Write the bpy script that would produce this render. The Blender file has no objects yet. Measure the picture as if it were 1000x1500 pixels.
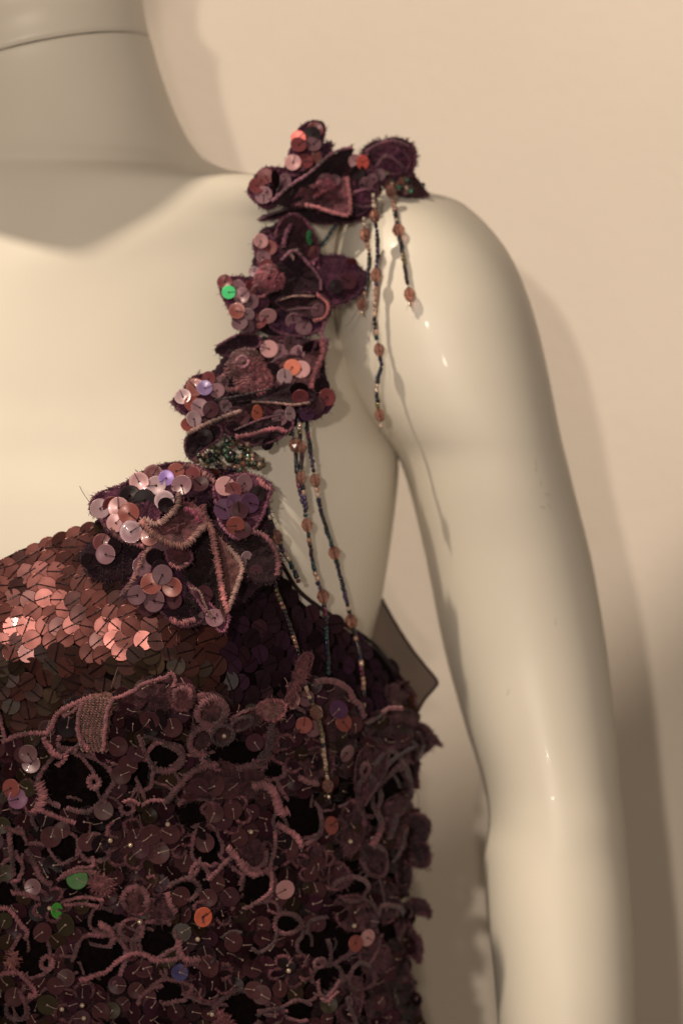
import bpy, math, random
import numpy as np
from mathutils import Vector, Matrix, noise
from mathutils.bvhtree import BVHTree
R = math.radians
random.seed(7)
rng = np.random.default_rng(7)
C = bpy.context.scene.collection
sc = bpy.context.scene

# ---------------------------------------------------------------- camera
S = 0.0003                 # metres per photo pixel at the plane y = 0
Z0 = 1.50                  # height of the top edge of the photo at y = 0
CAMY = -1.5
CX, CZ = 0.15, Z0 - 0.225
cd = bpy.data.cameras.new('camera'); cam = bpy.data.objects.new('camera', cd); C.objects.link(cam)
cam.location = (CX, CAMY, CZ); cam.rotation_euler = (R(90), 0, 0)
cd.sensor_fit = 'VERTICAL'; cd.sensor_height = 36; cd.lens = 36 * 1.5 / 0.45
cd.clip_end = 20; cd.clip_start = 0.05
cd.dof.use_dof = True; cd.dof.focus_distance = 1.5 - 0.115; cd.dof.aperture_fstop = 6.3
sc.camera = cam

def P(px, py, y):
    """world point that lies at photo position (px, py) at depth y"""
    k = (y - CAMY) / 1.5
    return Vector((CX + (px - 500) * S * k, y, CZ - (py - 750) * S * k))

# ---------------------------------------------------------------- room light (dim museum gallery)
w = bpy.data.worlds.new('World'); sc.world = w; w.use_nodes = True
bg = w.node_tree.nodes['Background']; bg.inputs[0].default_value = (1.0, 0.78, 0.58, 1); bg.inputs[1].default_value = 0.16

def spot(name, loc, target, power, col, size, cone, blend=0.3):
    l = bpy.data.lights.new(name, 'SPOT'); o = bpy.data.objects.new(name, l); C.objects.link(o)
    o.location = loc
    o.rotation_euler = (Vector(target) - Vector(loc)).to_track_quat('-Z', 'Y').to_euler()
    l.energy = power; l.color = col; l.shadow_soft_size = size; l.spot_size = R(cone); l.spot_blend = blend
    return o
WARM = (1.0, 0.835, 0.63)
# key from the upper left front, a level one from the side, an added front fill, a wall washer whose pool ends across the wall
def from_dir(t, d, dist):
    d = Vector(d).normalized(); return Vector(t) - d * dist
T2 = P(395, 850, 0)
spot('gallery_spot_key', from_dir(T2, (0.53, 0.62, -1.0), 2.1), T2, 134, WARM, 0.028, 9.8, 0.5)
WY = 0.30                  # the wall stands this far behind
T1 = P(590, 470, 0.05)
spot('gallery_spot_side', from_dir(T1, (0.13, 1.0, -0.05), 2.8), T1, 88, (1.0, .86, .72), 0.018, 18.5, 0.55)
T4 = P(640, 760, 0.05)
spot('fill_spot_front', from_dir(T4, (0.02, 1.0, 0.03), 3.2), T4, 38, (1.0, .84, .69), 0.015, 26, 0.6)  # added fill that lightens the wall gap between body and arm
T3 = P(770, 130, WY)
spot('gallery_spot_wall', from_dir(T3, (-0.5, 0.8, -1.0), 2.4), T3, 268, (1.0, .83, .68), 0.03, 10.3, 0.12)

sc.view_settings.view_transform = 'Standard'; sc.view_settings.look = 'None'
sc.view_settings.exposure = 0.0; sc.view_settings.gamma = 1.0

# ---------------------------------------------------------------- helpers
def cr(keys, t, closed=False):
    """Catmull-Rom through rows of keys (first column is the parameter)"""
    ks = keys
    if t <= ks[0][0]: return list(ks[0][1:])
    if t >= ks[-1][0]: return list(ks[-1][1:])
    for i in range(len(ks) - 1):
        if ks[i][0] <= t <= ks[i + 1][0]: break
    a, b = ks[i], ks[i + 1]
    h = b[0] - a[0]; u = (t - a[0]) / h
    out = []
    for j in range(1, len(a)):
        m0 = (b[j] - ks[i - 1][j]) / (b[0] - ks[i - 1][0]) if i > 0 else (b[j] - a[j]) / h
        m1 = (ks[i + 2][j] - a[j]) / (ks[i + 2][0] - a[0]) if i + 2 < len(ks) else (b[j] - a[j]) / h
        out.append((2*u**3 - 3*u**2 + 1) * a[j] + (u**3 - 2*u**2 + u) * h * m0 + (-2*u**3 + 3*u**2) * b[j] + (u**3 - u**2) * h * m1)
    return out

def curve_pts(pts, step, closed=False):
    """smooth a polyline of tuples (any dimension) and resample at about `step` units of its first two columns"""
    p = np.array(pts, float); n = len(p)
    if n == 2 and not closed:
        k = max(2, int(np.linalg.norm(p[1][:2] - p[0][:2]) / step)); return [p[0] + (p[1] - p[0]) * i / k for i in range(k + 1)]
    fine = []
    segs = n if closed else n - 1
    for i in range(segs):
        a = p[i]; b = p[(i + 1) % n]
        q0 = p[(i - 1) % n] if (closed or i > 0) else a * 2 - b
        q3 = p[(i + 2) % n] if (closed or i + 2 < n) else b * 2 - a
        for u in np.linspace(0, 1, 12, endpoint=False):
            fine.append(0.5 * (2*a + (b - q0)*u + (2*q0 - 5*a + 4*b - q3)*u*u + (3*a - q0 - 3*b + q3)*u**3))
    fine.append(p[0] if closed else p[-1])
    fine = np.array(fine)
    d = np.concatenate([[0], np.cumsum(np.linalg.norm(np.diff(fine[:, :2], axis=0), axis=1))])
    L = d[-1]; k = max(3, int(round(L / step)))
    ts = np.linspace(0, L, k + 1)
    if closed: ts = ts[:-1]
    return [np.array([np.interp(t, d, fine[:, j]) for j in range(p.shape[1])]) for t in ts]

class MB:
    def __init__(s): s.v = []; s.f = []; s.c = []; s.tint = (1, 1, 1)
    def add(s, verts, faces, tint=None):
        b = len(s.v); s.v.extend([tuple(x) for x in verts])
        for f in faces: s.f.append(tuple(b + i for i in f))
        s.c.extend([tint or s.tint] * len(verts))
    def tube(s, pts, rad, sides=5, tint=None, cap=True):
        pts = [Vector(p) for p in pts]; n = len(pts)
        rads = rad if hasattr(rad, '__len__') else [rad] * n
        vs = []; ref = Vector((0, -1, 0.13)).normalized()
        for i, p in enumerate(pts):
            t = (pts[min(i + 1, n - 1)] - pts[max(i - 1, 0)])
            if t.length < 1e-9: t = Vector((0, 0, 1))
            t.normalize(); a = t.cross(ref)
            if a.length < 1e-3: a = t.cross(Vector((1, 0, 0)))
            a.normalize(); b = t.cross(a)
            for k in range(sides):
                an = 2 * math.pi * k / sides
                vs.append(p + (a * math.cos(an) + b * math.sin(an)) * rads[i])
        fs = []
        for i in range(n - 1):
            for k in range(sides):
                k2 = (k + 1) % sides
                fs.append((i*sides + k, i*sides + k2, (i+1)*sides + k2, (i+1)*sides + k))
        if cap and sides > 2:
            fs.append(tuple(range(sides - 1, -1, -1))); fs.append(tuple((n-1)*sides + k for k in range(sides)))
        s.add(vs, fs, tint)
    def build(s, name, mat, parent=None, smooth=True):
        me = mesh_from(name, s.v, s.f, s.c, mat, smooth)
        return link(name, me, parent)

def mesh_from(name, v, f, c, mat, smooth=True):
    me = bpy.data.meshes.new(name); me.from_pydata([tuple(x) for x in v], [], f)
    if c:
        at = me.color_attributes.new('tint', 'FLOAT_COLOR', 'POINT')
        arr = np.ones((len(v), 4), np.float32); arr[:, :3] = np.array(c, np.float32); at.data.foreach_set('color', arr.ravel())
    if smooth: me.polygons.foreach_set('use_smooth', [True] * len(me.polygons))
    if mat: me.materials.append(mat)
    me.update(); return me

def link(name, me, parent=None):
    o = bpy.data.objects.new(name, me); C.objects.link(o)
    if parent is not None: o.parent = parent
    return o
def empty(name, parent=None, loc=(0, 0, 0)):
    o = bpy.data.objects.new(name, None); C.objects.link(o); o.empty_display_size = 0.02
    o.location = loc
    if parent is not None: o.parent = parent
    return o
def tag(o, label, cat, group=None):
    o['label'] = label; o['category'] = cat
    if group: o['group'] = group
    return o

# ---------------------------------------------------------------- materials
def mat(name, col, rough=0.5, metallic=0.0, sheen=0.0, coat=0.0, tint=False, noise_scale=0, noise_amt=0.0, bump=0.0, bump_scale=200,
        trans=0.0, alpha=1.0, spec=0.5, sss=0.0, ior=1.5):
    m = bpy.data.materials.new(name); m.use_nodes = True; nt = m.node_tree; N = nt.nodes; L = nt.links
    b = N['Principled BSDF']
    b.inputs['Base Color'].default_value = (*col, 1); b.inputs['Roughness'].default_value = rough
    b.inputs['Metallic'].default_value = metallic; b.inputs['Sheen Weight'].default_value = sheen
    b.inputs['Sheen Roughness'].default_value = 0.4
    b.inputs['Coat Weight'].default_value = coat; b.inputs['Coat Roughness'].default_value = 0.06
    b.inputs['Transmission Weight'].default_value = trans; b.inputs['Alpha'].default_value = alpha
    b.inputs['Specular IOR Level'].default_value = spec; b.inputs['IOR'].default_value = ior
    tc = N.new('ShaderNodeTexCoord')
    src = None
    if tint:
        a = N.new('ShaderNodeVertexColor'); a.layer_name = 'tint'
        mx = N.new('ShaderNodeMix'); mx.data_type = 'RGBA'; mx.blend_type = 'MULTIPLY'; mx.inputs[0].default_value = 1
        mx.inputs[6].default_value = (*col, 1); L.new(a.outputs[0], mx.inputs[7]); src = mx.outputs[2]
    if noise_amt:
        n = N.new('ShaderNodeTexNoise'); n.inputs['Scale'].default_value = noise_scale; n.inputs['Detail'].default_value = 5
        L.new(tc.outputs['Object'], n.inputs['Vector'])
        mr = N.new('ShaderNodeMapRange'); mr.inputs[1].default_value = 0.3; mr.inputs[2].default_value = 0.7
        mr.inputs[3].default_value = 1 - noise_amt; mr.inputs[4].default_value = 1 + noise_amt
        L.new(n.outputs[0], mr.inputs[0])
        mx2 = N.new('ShaderNodeMix'); mx2.data_type = 'RGBA'; mx2.blend_type = 'MULTIPLY'; mx2.inputs[0].default_value = 1
        if src: L.new(src, mx2.inputs[6])
        else: mx2.inputs[6].default_value = (*col, 1)
        L.new(mr.outputs[0], mx2.inputs[7]); src = mx2.outputs[2]
    if src: L.new(src, b.inputs['Base Color'])
    if bump:
        n = N.new('ShaderNodeTexNoise'); n.inputs['Scale'].default_value = bump_scale; n.inputs['Detail'].default_value = 6
        L.new(tc.outputs['Object'], n.inputs['Vector'])
        bp = N.new('ShaderNodeBump'); bp.inputs['Strength'].default_value = bump; bp.inputs['Distance'].default_value = 0.001
        L.new(n.outputs[0], bp.inputs['Height']); L.new(bp.outputs[0], b.inputs['Normal'])
    return m
M = {
 'wall': mat('painted_plaster', (0.63, 0.57, 0.495), 0.85, bump=0.3, bump_scale=140, noise_scale=6, noise_amt=0.035),
 'mannequin': mat('glossy_cream_fibreglass', (0.76, 0.71, 0.625), 0.42, coat=0.03, noise_scale=14, noise_amt=0.035, bump=0.05, bump_scale=40),
 'joint': mat('brown_joint_gap', (0.16, 0.10, 0.06), 0.8),
 'scuff': mat('grey_scuff', (0.50, 0.44, 0.37), 0.8),
 'seam': mat('dark_seam', (0.03, 0.02, 0.015), 0.8),
 'fabric': mat('velvety_lace_fabric', (1, 1, 1), 0.88, sheen=0.10, tint=True, noise_scale=500, noise_amt=0.45, bump=0.9, bump_scale=1100, spec=0.2),
 'cord': mat('satin_stitch_thread', (1, 1, 1), 0.6, sheen=0.25, tint=True, noise_scale=300, noise_amt=0.25, spec=0.35),
 'sequin': mat('pearly_sequin', (1, 1, 1), 0.32, metallic=0.12, tint=True, coat=0.12, noise_scale=260, noise_amt=0.10),
 'foil': mat('copper_foil_sequin', (1, 1, 1), 0.27, metallic=0.65, tint=True, coat=0.15, noise_scale=120, noise_amt=0.22),
 'dull': mat('dusky_sequin', (1, 1, 1), 0.36, metallic=0.0, tint=True, noise_scale=260, noise_amt=0.15, spec=0.08),
 'seed': mat('glass_seed_bead', (1, 1, 1), 0.15, metallic=0.35, tint=True, coat=0.6),
 'crystal': mat('smoky_pink_crystal', (0.58, 0.30, 0.25), 0.06, trans=0.85, coat=0.3, ior=1.45),
 'net': mat('sheer_brown_net', (0.048, 0.019, 0.011), 0.9, alpha=0.88, spec=0.0, noise_scale=900, noise_amt=0.5),
 'cloth': mat('black_maroon_net', (0.005, 0.0025, 0.003), 0.95, sheen=0.0, noise_scale=400, noise_amt=0.5, bump=0.6, bump_scale=900, spec=0.06),
}

# ---------------------------------------------------------------- wall
mb = MB(); nx = 60
mb.add([(-2.5, WY, 0.0), (3.0, WY, 0.0), (3.0, WY, 3.0), (-2.5, WY, 3.0)], [(0, 1, 2, 3)])
mb.add([(-2.5, WY + .1, 0.0), (3.0, WY + .1, 0.0), (3.0, WY + .1, 3.0), (-2.5, WY + .1, 3.0)], [(3, 2, 1, 0)])
wall = mb.build('wall', M['wall'], smooth=False); wall['kind'] = 'structure'

# ---------------------------------------------------------------- mannequin
def ring(cx, hw, cy, f, b, n, py, count=96, zf=None):
    """horizontal section in photo units: centre, half width (px at its own depth), front and back depth"""
    out = []
    for k in range(count):
        a = 2 * math.pi * k / count
        ca, sa = math.cos(a), math.sin(a)
        e = 2.0 / n
        x = math.copysign(abs(ca) ** e, ca); y = math.copysign(abs(sa) ** e, sa)
        yy = cy + (y * b if y > 0 else y * f)
        p = P(cx + x * hw, py, cy); p.y = yy          # silhouette measured at the section's middle depth
        if zf: p.z += zf(x * hw, y)
        out.append(p)
    return out
def loft(mb, rings, cap_lo=True, cap_hi=True, tint=None):
    n = len(rings[0]); v = [p for r in rings for p in r]; f = []
    for i in range(len(rings) - 1):
        for k in range(n):
            k2 = (k + 1) % n; f.append((i*n + k, (i+1)*n + k, (i+1)*n + k2, i*n + k2))
    if cap_lo: f.append(tuple(range(n)))
    if cap_hi: f.append(tuple((len(rings)-1)*n + k for k in range(n - 1, -1, -1)))
    mb.add(v, f, tint)
BC = 20
#            py    xr   cxc   cy    f     b     n
TORSO = [( 120, 228, 50, .030, .049, .046, 2.0), ( 150, 240, 50, .031, .052, .047, 2.0), ( 190, 260, 48, .033, .058, .048, 2.0),
         ( 225, 288, 44, .035, .064, .049, 2.0), ( 246, 322, 38, .036, .068, .049, 2.0), ( 258, 362, 32, .037, .0705, .049, 2.0),
         ( 265, 410, 28, .037, .072, .048, 2.05), ( 272, 470, 24, .037, .0735, .047, 2.1), ( 282, 530, 20, .037, .0755, .047, 2.15),
         ( 300, 545, 20, .037, .0785, .047, 2.15), ( 340, 516, 20, .037, .084, .047, 2.1), ( 420, 508, 20, .037, .0925, .047, 2.05), ( 540, 524, 20, .037, .102, .047, 2.05), ( 600, 547, 20, .037, .106, .047, 2.1),
         ( 640, 570, 20, .037, .109, .047, 2.15), ( 668, 583, 20, .037, .1105, .047, 2.2), ( 740, 579, 20, .036, .114, .047, 2.3), ( 870, 560, 20, .035, .114, .046, 2.3), ( 930, 545, 20, .033, .113, .046, 2.3),
         (1050, 520, 20, .030, .108, .044, 2.3), (1200, 505, 20, .028, .102, .044, 2.3), (1400, 515, 20, .028, .098, .048, 2.3), (1600, 560, 20, .028, .100, .052, 2.3), (1750, 600, 20, .028, .102, .055, 2.3)]
def plane_z(dx, y): return 0.231 * dx * S - 0.0038 * y
def seamz(wt): return lambda dx, y: wt * plane_z(dx, y)
def bust(p):
    """push the chest forward around the two breast points"""
    for bx in (275, -235):
        c = P(bx, 955, -0.09)
        dx = (p.x - c.x) / 0.050; dz = (p.z - c.z) / (0.036 if p.z < c.z else 0.050)
        p.y -= 0.034 * math.exp(-(dx*dx + dz*dz) / 1.4)
    return p
def clav(p):
    # collar bone and the tendon that rises up the neck
    def ridge(a, b, wd, h):
        ax, az = P(*a, -0.03).x, P(*a, -0.03).z; bx, bz = P(*b, -0.03).x, P(*b, -0.03).z
        d = Vector((bx - ax, bz - az)); L = d.length; d /= L
        q = Vector((p.x - ax, p.z - az)); t = max(0, min(L, q.dot(d))); dist = (q - d * t).length
        return h * math.exp(-(dist / wd) ** 2) * math.sin(math.pi * min(1, max(0.0, 0.08 + 0.84 * t / L)))
    p.y -= ridge((60, 385), (330, 300), 0.012, 0.0022) + ridge((205, 130), (75, 370), 0.011, 0.0016)
    return p
def torso_rings():
    rs = []
    pys = list(np.arange(99, 420, 4)) + list(np.arange(420, 1751, 12))
    for py in pys:
        xr, c, cy, f, b, n = cr([(99, 222, 51, .0295, .048, .0455, 2.0)] + TORSO, py)
        wt = 1.0 if py < 112 else max(0.0, 1 - (py - 112) / 120.0)
        r = ring(c, xr - c, cy, f, b, n, py, 144, seamz(wt) if wt > 0 else None)
        if py > 400: r = [bust(p) if p.y < cy else p for p in r]
        if py < 700: r = [clav(p) if p.y < cy else p for p in r]
        rs.append(r)
    return rs
mann = empty('mannequin', None, (0, 0, 0))
tag(mann, 'glossy cream shop mannequin with a jointed arm and a seam round its neck', 'mannequin')
mb = MB(); TR = torso_rings(); loft(mb, TR)
torso = mb.build('torso', M['mannequin'], mann)
torso_bvh = BVHTree.FromPolygons([tuple(v) for v in mb.v], mb.f)
# neck joint: a thin recessed dark ring, then the head with its neck
mb = MB(); c0 = cr([(72, 216, 52, .029, .047, .045, 2.0)], 72)
rr = [ring(52, 162.0, .029, .0455, .0435, 2.0, 104, 96, seamz(1)), ring(52, 162.0, .029, .0455, .0435, 2.0, 88, 96, seamz(1))]
loft(mb, rr); mb.build('neck_joint', M['seam'], mann)
HEAD = [(95.2, 220, 52, .0295, .048, .0455, 2.0), (60, 213, 52, .029, .047, .045, 2.0), (0, 206, 44, .026, .048, .045, 2.0), (-25, 206, 18, .018, .075, .048, 2.0), (-50, 185, -70, .006, .118, .052, 2.0), (-85, 160, -150, -.002, .134, .058, 2.1),
        (-150, 160, -168, -.006, .138, .066, 2.15), (-230, 165, -175, -.008, .138, .076, 2.2), (-330, 166, -178, -.008, .138, .086, 2.1), (-450, 162, -178, -.006, .130, .092, 2.1), (-560, 142, -178, -.004, .114, .088, 2.1),
        (-650, 98, -172, .0, .088, .074, 2.1), (-700, 38, -168, .004, .060, .052, 2.1), (-725, -42, -168, .006, .030, .03, 2.0)]
mb = MB(); rs = []
hk = sorted([(-r[0],) + r[1:] for r in HEAD])
for py in list(np.arange(95.2, -725, -9)) + [-724]:
    xr, c, cy, f, b, n = cr(hk, -py)
    wt = 1.0 if py > 40 else max(0, 1 - (40 - py) / 80)
    r = ring(c, xr - c, cy, f, b, n, py, 96, seamz(wt) if wt else None)
    if py < -90:
        for p in r:
            if p.y < cy:    # a plain nose and brow
                dx = (p.x - P(-178, 0, -.1).x); dz = (p.z - P(-178, -285, -.1).z)
                p.y -= 0.006 * math.exp(-(dx / 0.009) ** 2 - ((dz) / 0.022) ** 2)
                p.y += 0.007 * (math.exp(-((abs(dx) - 0.03) / 0.014) ** 2 - ((dz - 0.028) / 0.012) ** 2))
                p.y -= 0.006 * math.exp(-(dx / 0.02) ** 2 - ((dz + 0.034) / 0.008) ** 2)
    rs.append(r)
loft(mb, rs[::-1]); mb.build('head', M['mannequin'], mann)
# arm: its own casting, butted against the shoulder
ARM = [( 285, 556, 612, .034, .016, .014, 2.0), ( 289, 540, 648, .033, .026, .026, 2.0), ( 297, 528, 672, .032, .034, .034, 2.1), ( 310, 512, 690, .030, .040, .042, 2.2),
       ( 325, 502, 706, .028, .0445, .047, 2.3), ( 345, 495, 724, .026, .048, .051, 2.35), ( 370, 491, 742, .024, .051, .055, 2.4), ( 400, 489, 758, .023, .0535, .057, 2.4), ( 460, 490, 780, .022, .056, .059, 2.4), ( 540, 506, 800, .022, .056, .059, 2.35), ( 600, 534, 812, .023, .0555, .057, 2.3),
       ( 640, 562, 820, .0245, .055, .055, 2.3), ( 668, 582, 827, .026, .0545, .053, 2.25), ( 720, 600, 840, .028, .0535, .050, 2.2), ( 820, 624, 865, .032, .051, .045, 2.15),
       ( 950, 650, 887, .035, .049, .040, 2.15), (1060, 680, 899, .033, .047, .038, 2.1), (1150, 708, 907, .030, .0455, .037, 2.1), (1200, 715, 913, .027, .045, .037, 2.1),
       (1250, 709, 917, .023, .044, .037, 2.1), (1330, 712, 924, .016, .044, .037, 2.1), (1420, 722, 928, .008, .044, .036, 2.1), (1500, 729, 929, .0, .043, .036, 2.1), (1700, 750, 925, -.02, .040, .034, 2.1), (1800, 760, 920, -.03, .039, .033, 2.1)]
mb = MB(); rs = []
for py in [285, 287, 290, 293] + list(np.arange(297, 400, 6)) + list(np.arange(400, 1801, 12)):
    xl, xr, cy, f, b, n = cr(ARM, py)
    rs.append(ring((xl + xr) / 2, (xr - xl) / 2, cy, f, b, n, py, 96))
loft(mb, rs); mb.build('arm', M['mannequin'], mann)
arm_bvh = BVHTree.FromPolygons([tuple(v) for v in mb.v], mb.f)

# the fine dark joint where the arm butts against the shoulder
mb = MB(); pts = []
for py in np.arange(318, 500, 5):
    xl = cr(ARM, py)[0]; best = None
    d = (P(xl - 0.6, py, 0.2) - Vector((CX, CAMY, CZ))).normalized(); r = torso_bvh.ray_cast(Vector((CX, CAMY, CZ)), d)
    if r[0] is not None: pts.append(r[0] + Vector((0, -0.0001, 0)))
mb.tube(pts, 0.00042, 6); mb.build('arm_joint', M['joint'], mann)

# faint handling scuffs on the upper arm
rs_ = random.Random(4)
for (sx, sy, l_, a_) in [(783, 668, 22, 1.5), (789, 700, 12, 1.3), (796, 722, 9, .3), (800, 735, 12, 1.1), (790, 742, 7, .1), (640, 905, 9, .8), (745, 1010, 8, 1.9), (812, 905, 10, 1.4)]:
    pts = []
    for q in range(6):
        u = q / 5; d = (P(sx + math.cos(a_)*l_*u + rs_.uniform(-.8, .8), sy + math.sin(a_)*l_*u, 0.2) - Vector((CX, CAMY, CZ))).normalized()
        r = arm_bvh.ray_cast(Vector((CX, CAMY, CZ)), d)
        if r[0] is not None: pts.append(r[0] + r[1].normalized() * 0.00002)
    if len(pts) > 3:
        mb = MB(); mb.tube(pts, 0.00014, 4); mb.build('scuff_mark', M['scuff'], mann)

# ================================================================ the dress
dress = empty('sequinned_dress', None, (0, 0, 0))
tag(dress, 'plum one shoulder dress of sequins and lace with a strap of fabric flowers', 'dress')

NECK = [(-560, 985), (-300, 815), (-120, 828), (0, 832), (70, 800), (150, 772), (230, 735), (300, 705), (345, 705), (385, 760), (400, 800), (440, 868), (490, 905), (545, 942), (580, 985), (610, 1022), (700, 1040)]
def neck_py(px): return cr(NECK, px)[0]
DROWS = [(690, 592, 20, .037, .1150, .049, 2.3), (740, 588, 20, .036, .1180, .049, 2.3), (870, 572, 20, .035, .1185, .049, 2.3), (930, 566, 20, .034, .1180, .049, 2.3),
         (1000, 586, 20, .033, .1175, .050, 2.3), (1060, 602, 20, .032, .1165, .052, 2.3), (1150, 596, 20, .030, .1150, .052, 2.3), (1300, 582, 20, .030, .113, .052, 2.3),
         (1400, 588, 20, .030, .113, .054, 2.3), (1500, 612, 20, .030, .116, .056, 2.3), (1760, 690, 20, .030, .124, .066, 2.3)]
def dress_pt(a, py, off=0.0):
    xr, c, cy, f, b, n = cr(DROWS, py); ca, sa = math.cos(a), math.sin(a); e = 2 / n
    x = math.copysign(abs(ca) ** e, ca); y = math.copysign(abs(sa) ** e, sa)
    p = P(c + x * (xr - c), py, cy); p.y = cy + (y * b if y > 0 else y * f)
    if p.y < cy: p = bust(p)
    # soft drape folds that grow towards the side and the hem
    wv = max(0, (py - 1040) / 600.0)
    p.y += 0.004 * wv * math.sin(a * 23 + 0.004 * py)
    return p
NA, NR = 200, 78
v = []; 
for k in range(NA):
    a = 2 * math.pi * k / NA
    top = 950
    for it in range(6):
        xr, c = cr(DROWS, top)[:2]; ca = math.cos(a)
        px = c + math.copysign(abs(ca) ** (2 / 2.3), ca) * (xr - c)
        tgt = neck_py(px)
        if math.sin(a) > 0: tgt = 1000 + 35 * abs(ca)
        top = top * 0.4 + tgt * 0.6
    for j in range(NR):
        u = (j / (NR - 1)) ** 1.15
        v.append(dress_pt(a, top + (1760 - top) * u))
f = []
for k in range(NA):
    k2 = (k + 1) % NA
    for j in range(NR - 1): f.append((k*NR + j, k2*NR + j, k2*NR + j + 1, k*NR + j + 1))
dress_bvh = BVHTree.FromPolygons([tuple(x) for x in v], f)
nv = len(v)
# inner face 0.7 mm behind, joined along the neckline
vin = []
for k in range(NA):
    for j in range(NR):
        p = v[k*NR + j]; q = Vector((P(20, 900, .03).x, .03, p.z)); vin.append(p + (q - p).normalized() * 0.0006)
f2 = [tuple(nv + i for i in reversed(q)) for q in f] + [(k*NR, nv + k*NR, nv + ((k+1) % NA)*NR, ((k+1) % NA)*NR) for k in range(NA)]
bodice = link('bodice', mesh_from('bodice', v + vin, f + f2, None, M['cloth']), dress)

CAM = Vector((CX, CAMY, CZ))
def hit(px, py, which=None):
    t = P(px, py, 0.2); d = (t - CAM).normalized(); best = None
    for b in (which or (dress_bvh, torso_bvh, arm_bvh)):
        r = b.ray_cast(CAM, d)
        if r[0] is not None and (best is None or r[3] < best[3]): best = r
    if best is None: return None
    n = best[1] if best[1].dot(d) < 0 else -best[1]
    return best[0], n
def surf(px, py, h=0.0):
    """point h millimetres proud of the dress (or of the body above it), with its outward normal"""
    r = hit(px, py, (dress_bvh,))
    if r is None:
        r = hit(px, py, (torso_bvh,)) if py < 700 else None
    if r is None:
        q = px
        for _ in range(40):
            q -= 4; r = hit(q, py, (dress_bvh, torso_bvh))
            if r: break
        if r is None: return P(px, py, -0.03 - h / 1000), Vector((0, -1, 0))
        yd = r[0].y - 0.002
        return P(px, py, min(yd, 0.02) - h / 1000), Vector((0.4, -0.9, 0)).normalized()
    n = (r[1] * 0.6 + Vector((0, -0.4, 0))).normalized()
    return r[0] + n * (h / 1000.0), n
STRAPC = [(470, 300), (452, 350), (430, 420), (400, 500), (370, 580), (330, 680), (290, 790), (280, 860), (280, 930)]
SB = []
for x, y in STRAPC:
    r = hit(x, y); SB.append((y, r[0].y))
FBC = {}
def fbase(px, py):
    b = cr(SB, py)[0]; k = (int(px // 8), int(py // 8))
    if k not in FBC:
        r = hit(k[0]*8 + 4, max(k[1]*8 + 4, 284), (torso_bvh, dress_bvh)); FBC[k] = r[0].y if r else 9
    return min(b, FBC[k] - 0.0005)

# ---------------------------------------------------------------- stitched cord, fuzz and petals
T_CORD = (0.26, 0.092, 0.150); T_CORD_D = (0.12, 0.040, 0.070); T_FAB = (0.085, 0.024, 0.052); T_DARK = (0.022, 0.007, 0.014); T_PLUM = (0.048, 0.013, 0.036); T_TAN = (0.27, 0.15, 0.14)
def jit(t, a=0.2):
    k = 1 + random.uniform(-a, a); return tuple(max(0, c * k) for c in t)
def cord(mb, pts, w, tint=T_CORD, pitch=0.00062, loose=0.22):
    pts = [Vector(p) for p in pts]
    # resample at the stitch pitch
    d = [0]
    for i in range(1, len(pts)): d.append(d[-1] + (pts[i] - pts[i-1]).length)
    L = d[-1]
    if L < 1e-5: return
    n = max(3, int(L / pitch)); res = []; j = 0
    for i in range(n + 1):
        t = L * i / n
        while j < len(d) - 2 and d[j+1] < t: j += 1
        u = (t - d[j]) / max(1e-9, d[j+1] - d[j]); res.append(pts[j].lerp(pts[j+1], u))
    mb.tube(res[::2] if len(res) > 5 else res, w * 0.30, 5, tuple(c * 0.45 for c in tint))
    up = Vector((0, -1, 0.05))
    tr = 0.00034; s0_ = random.uniform(0, 50)
    for i in range(len(res)):
        t = res[min(i+1, len(res)-1)] - res[max(i-1, 0)]
        if t.length < 1e-9: continue
        t.normalize(); side = t.cross(up)
        if side.length < 0.05: side = Vector((1, 0, 0))
        side.normalize(); u2 = side.cross(t).normalized()
        if u2.dot(up) < 0: u2 = -u2
        ww = w * 0.5 * (1 + random.uniform(-loose, loose)); sk = random.uniform(-0.25, 0.25) * pitch * 3 + pitch * 0.5
        arc = []
        for q in range(5):
            an = math.pi * (q / 4.0)
            arc.append(res[i] + side * (math.cos(an) * ww) + u2 * (math.sin(an) * w * 0.42) + t * (sk * math.cos(an)))
        vk = max(.35, 1 + 1.1 * noise.noise((res[i].x*90 + s0_, res[i].z*90, 1.7)))
        mb.tube(arc, [tr*.7, tr, tr*1.1, tr, tr*.6], 3, jit(tuple(c*vk for c in tint), 0.35), cap=False)
def fuzz(mb, p, d, L, w=0.00011, tint=T_CORD_D):
    d = Vector(d).normalized(); s = d.cross(Vector((random.uniform(-1, 1), random.uniform(-1, 1), random.uniform(-1, 1)))).normalized()
    b = d.cross(s).normalized(); m = p + d * L * 0.55 + Vector((random.uniform(-.2, .2), random.uniform(-.2, .2), random.uniform(-.25, .1))) * L
    e = p + d * L + Vector((0, 0, -0.15 * L))
    mb.add([p + s*w, p - s*w*.5 + b*w, p - s*w*.5 - b*w, m + s*w*.8, m - s*w*.4 + b*w*.8, m - s*w*.4 - b*w*.8, e],
           [(0, 1, 4, 3), (1, 2, 5, 4), (2, 0, 3, 5), (3, 4, 6), (4, 5, 6), (5, 3, 6)], tint)
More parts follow.
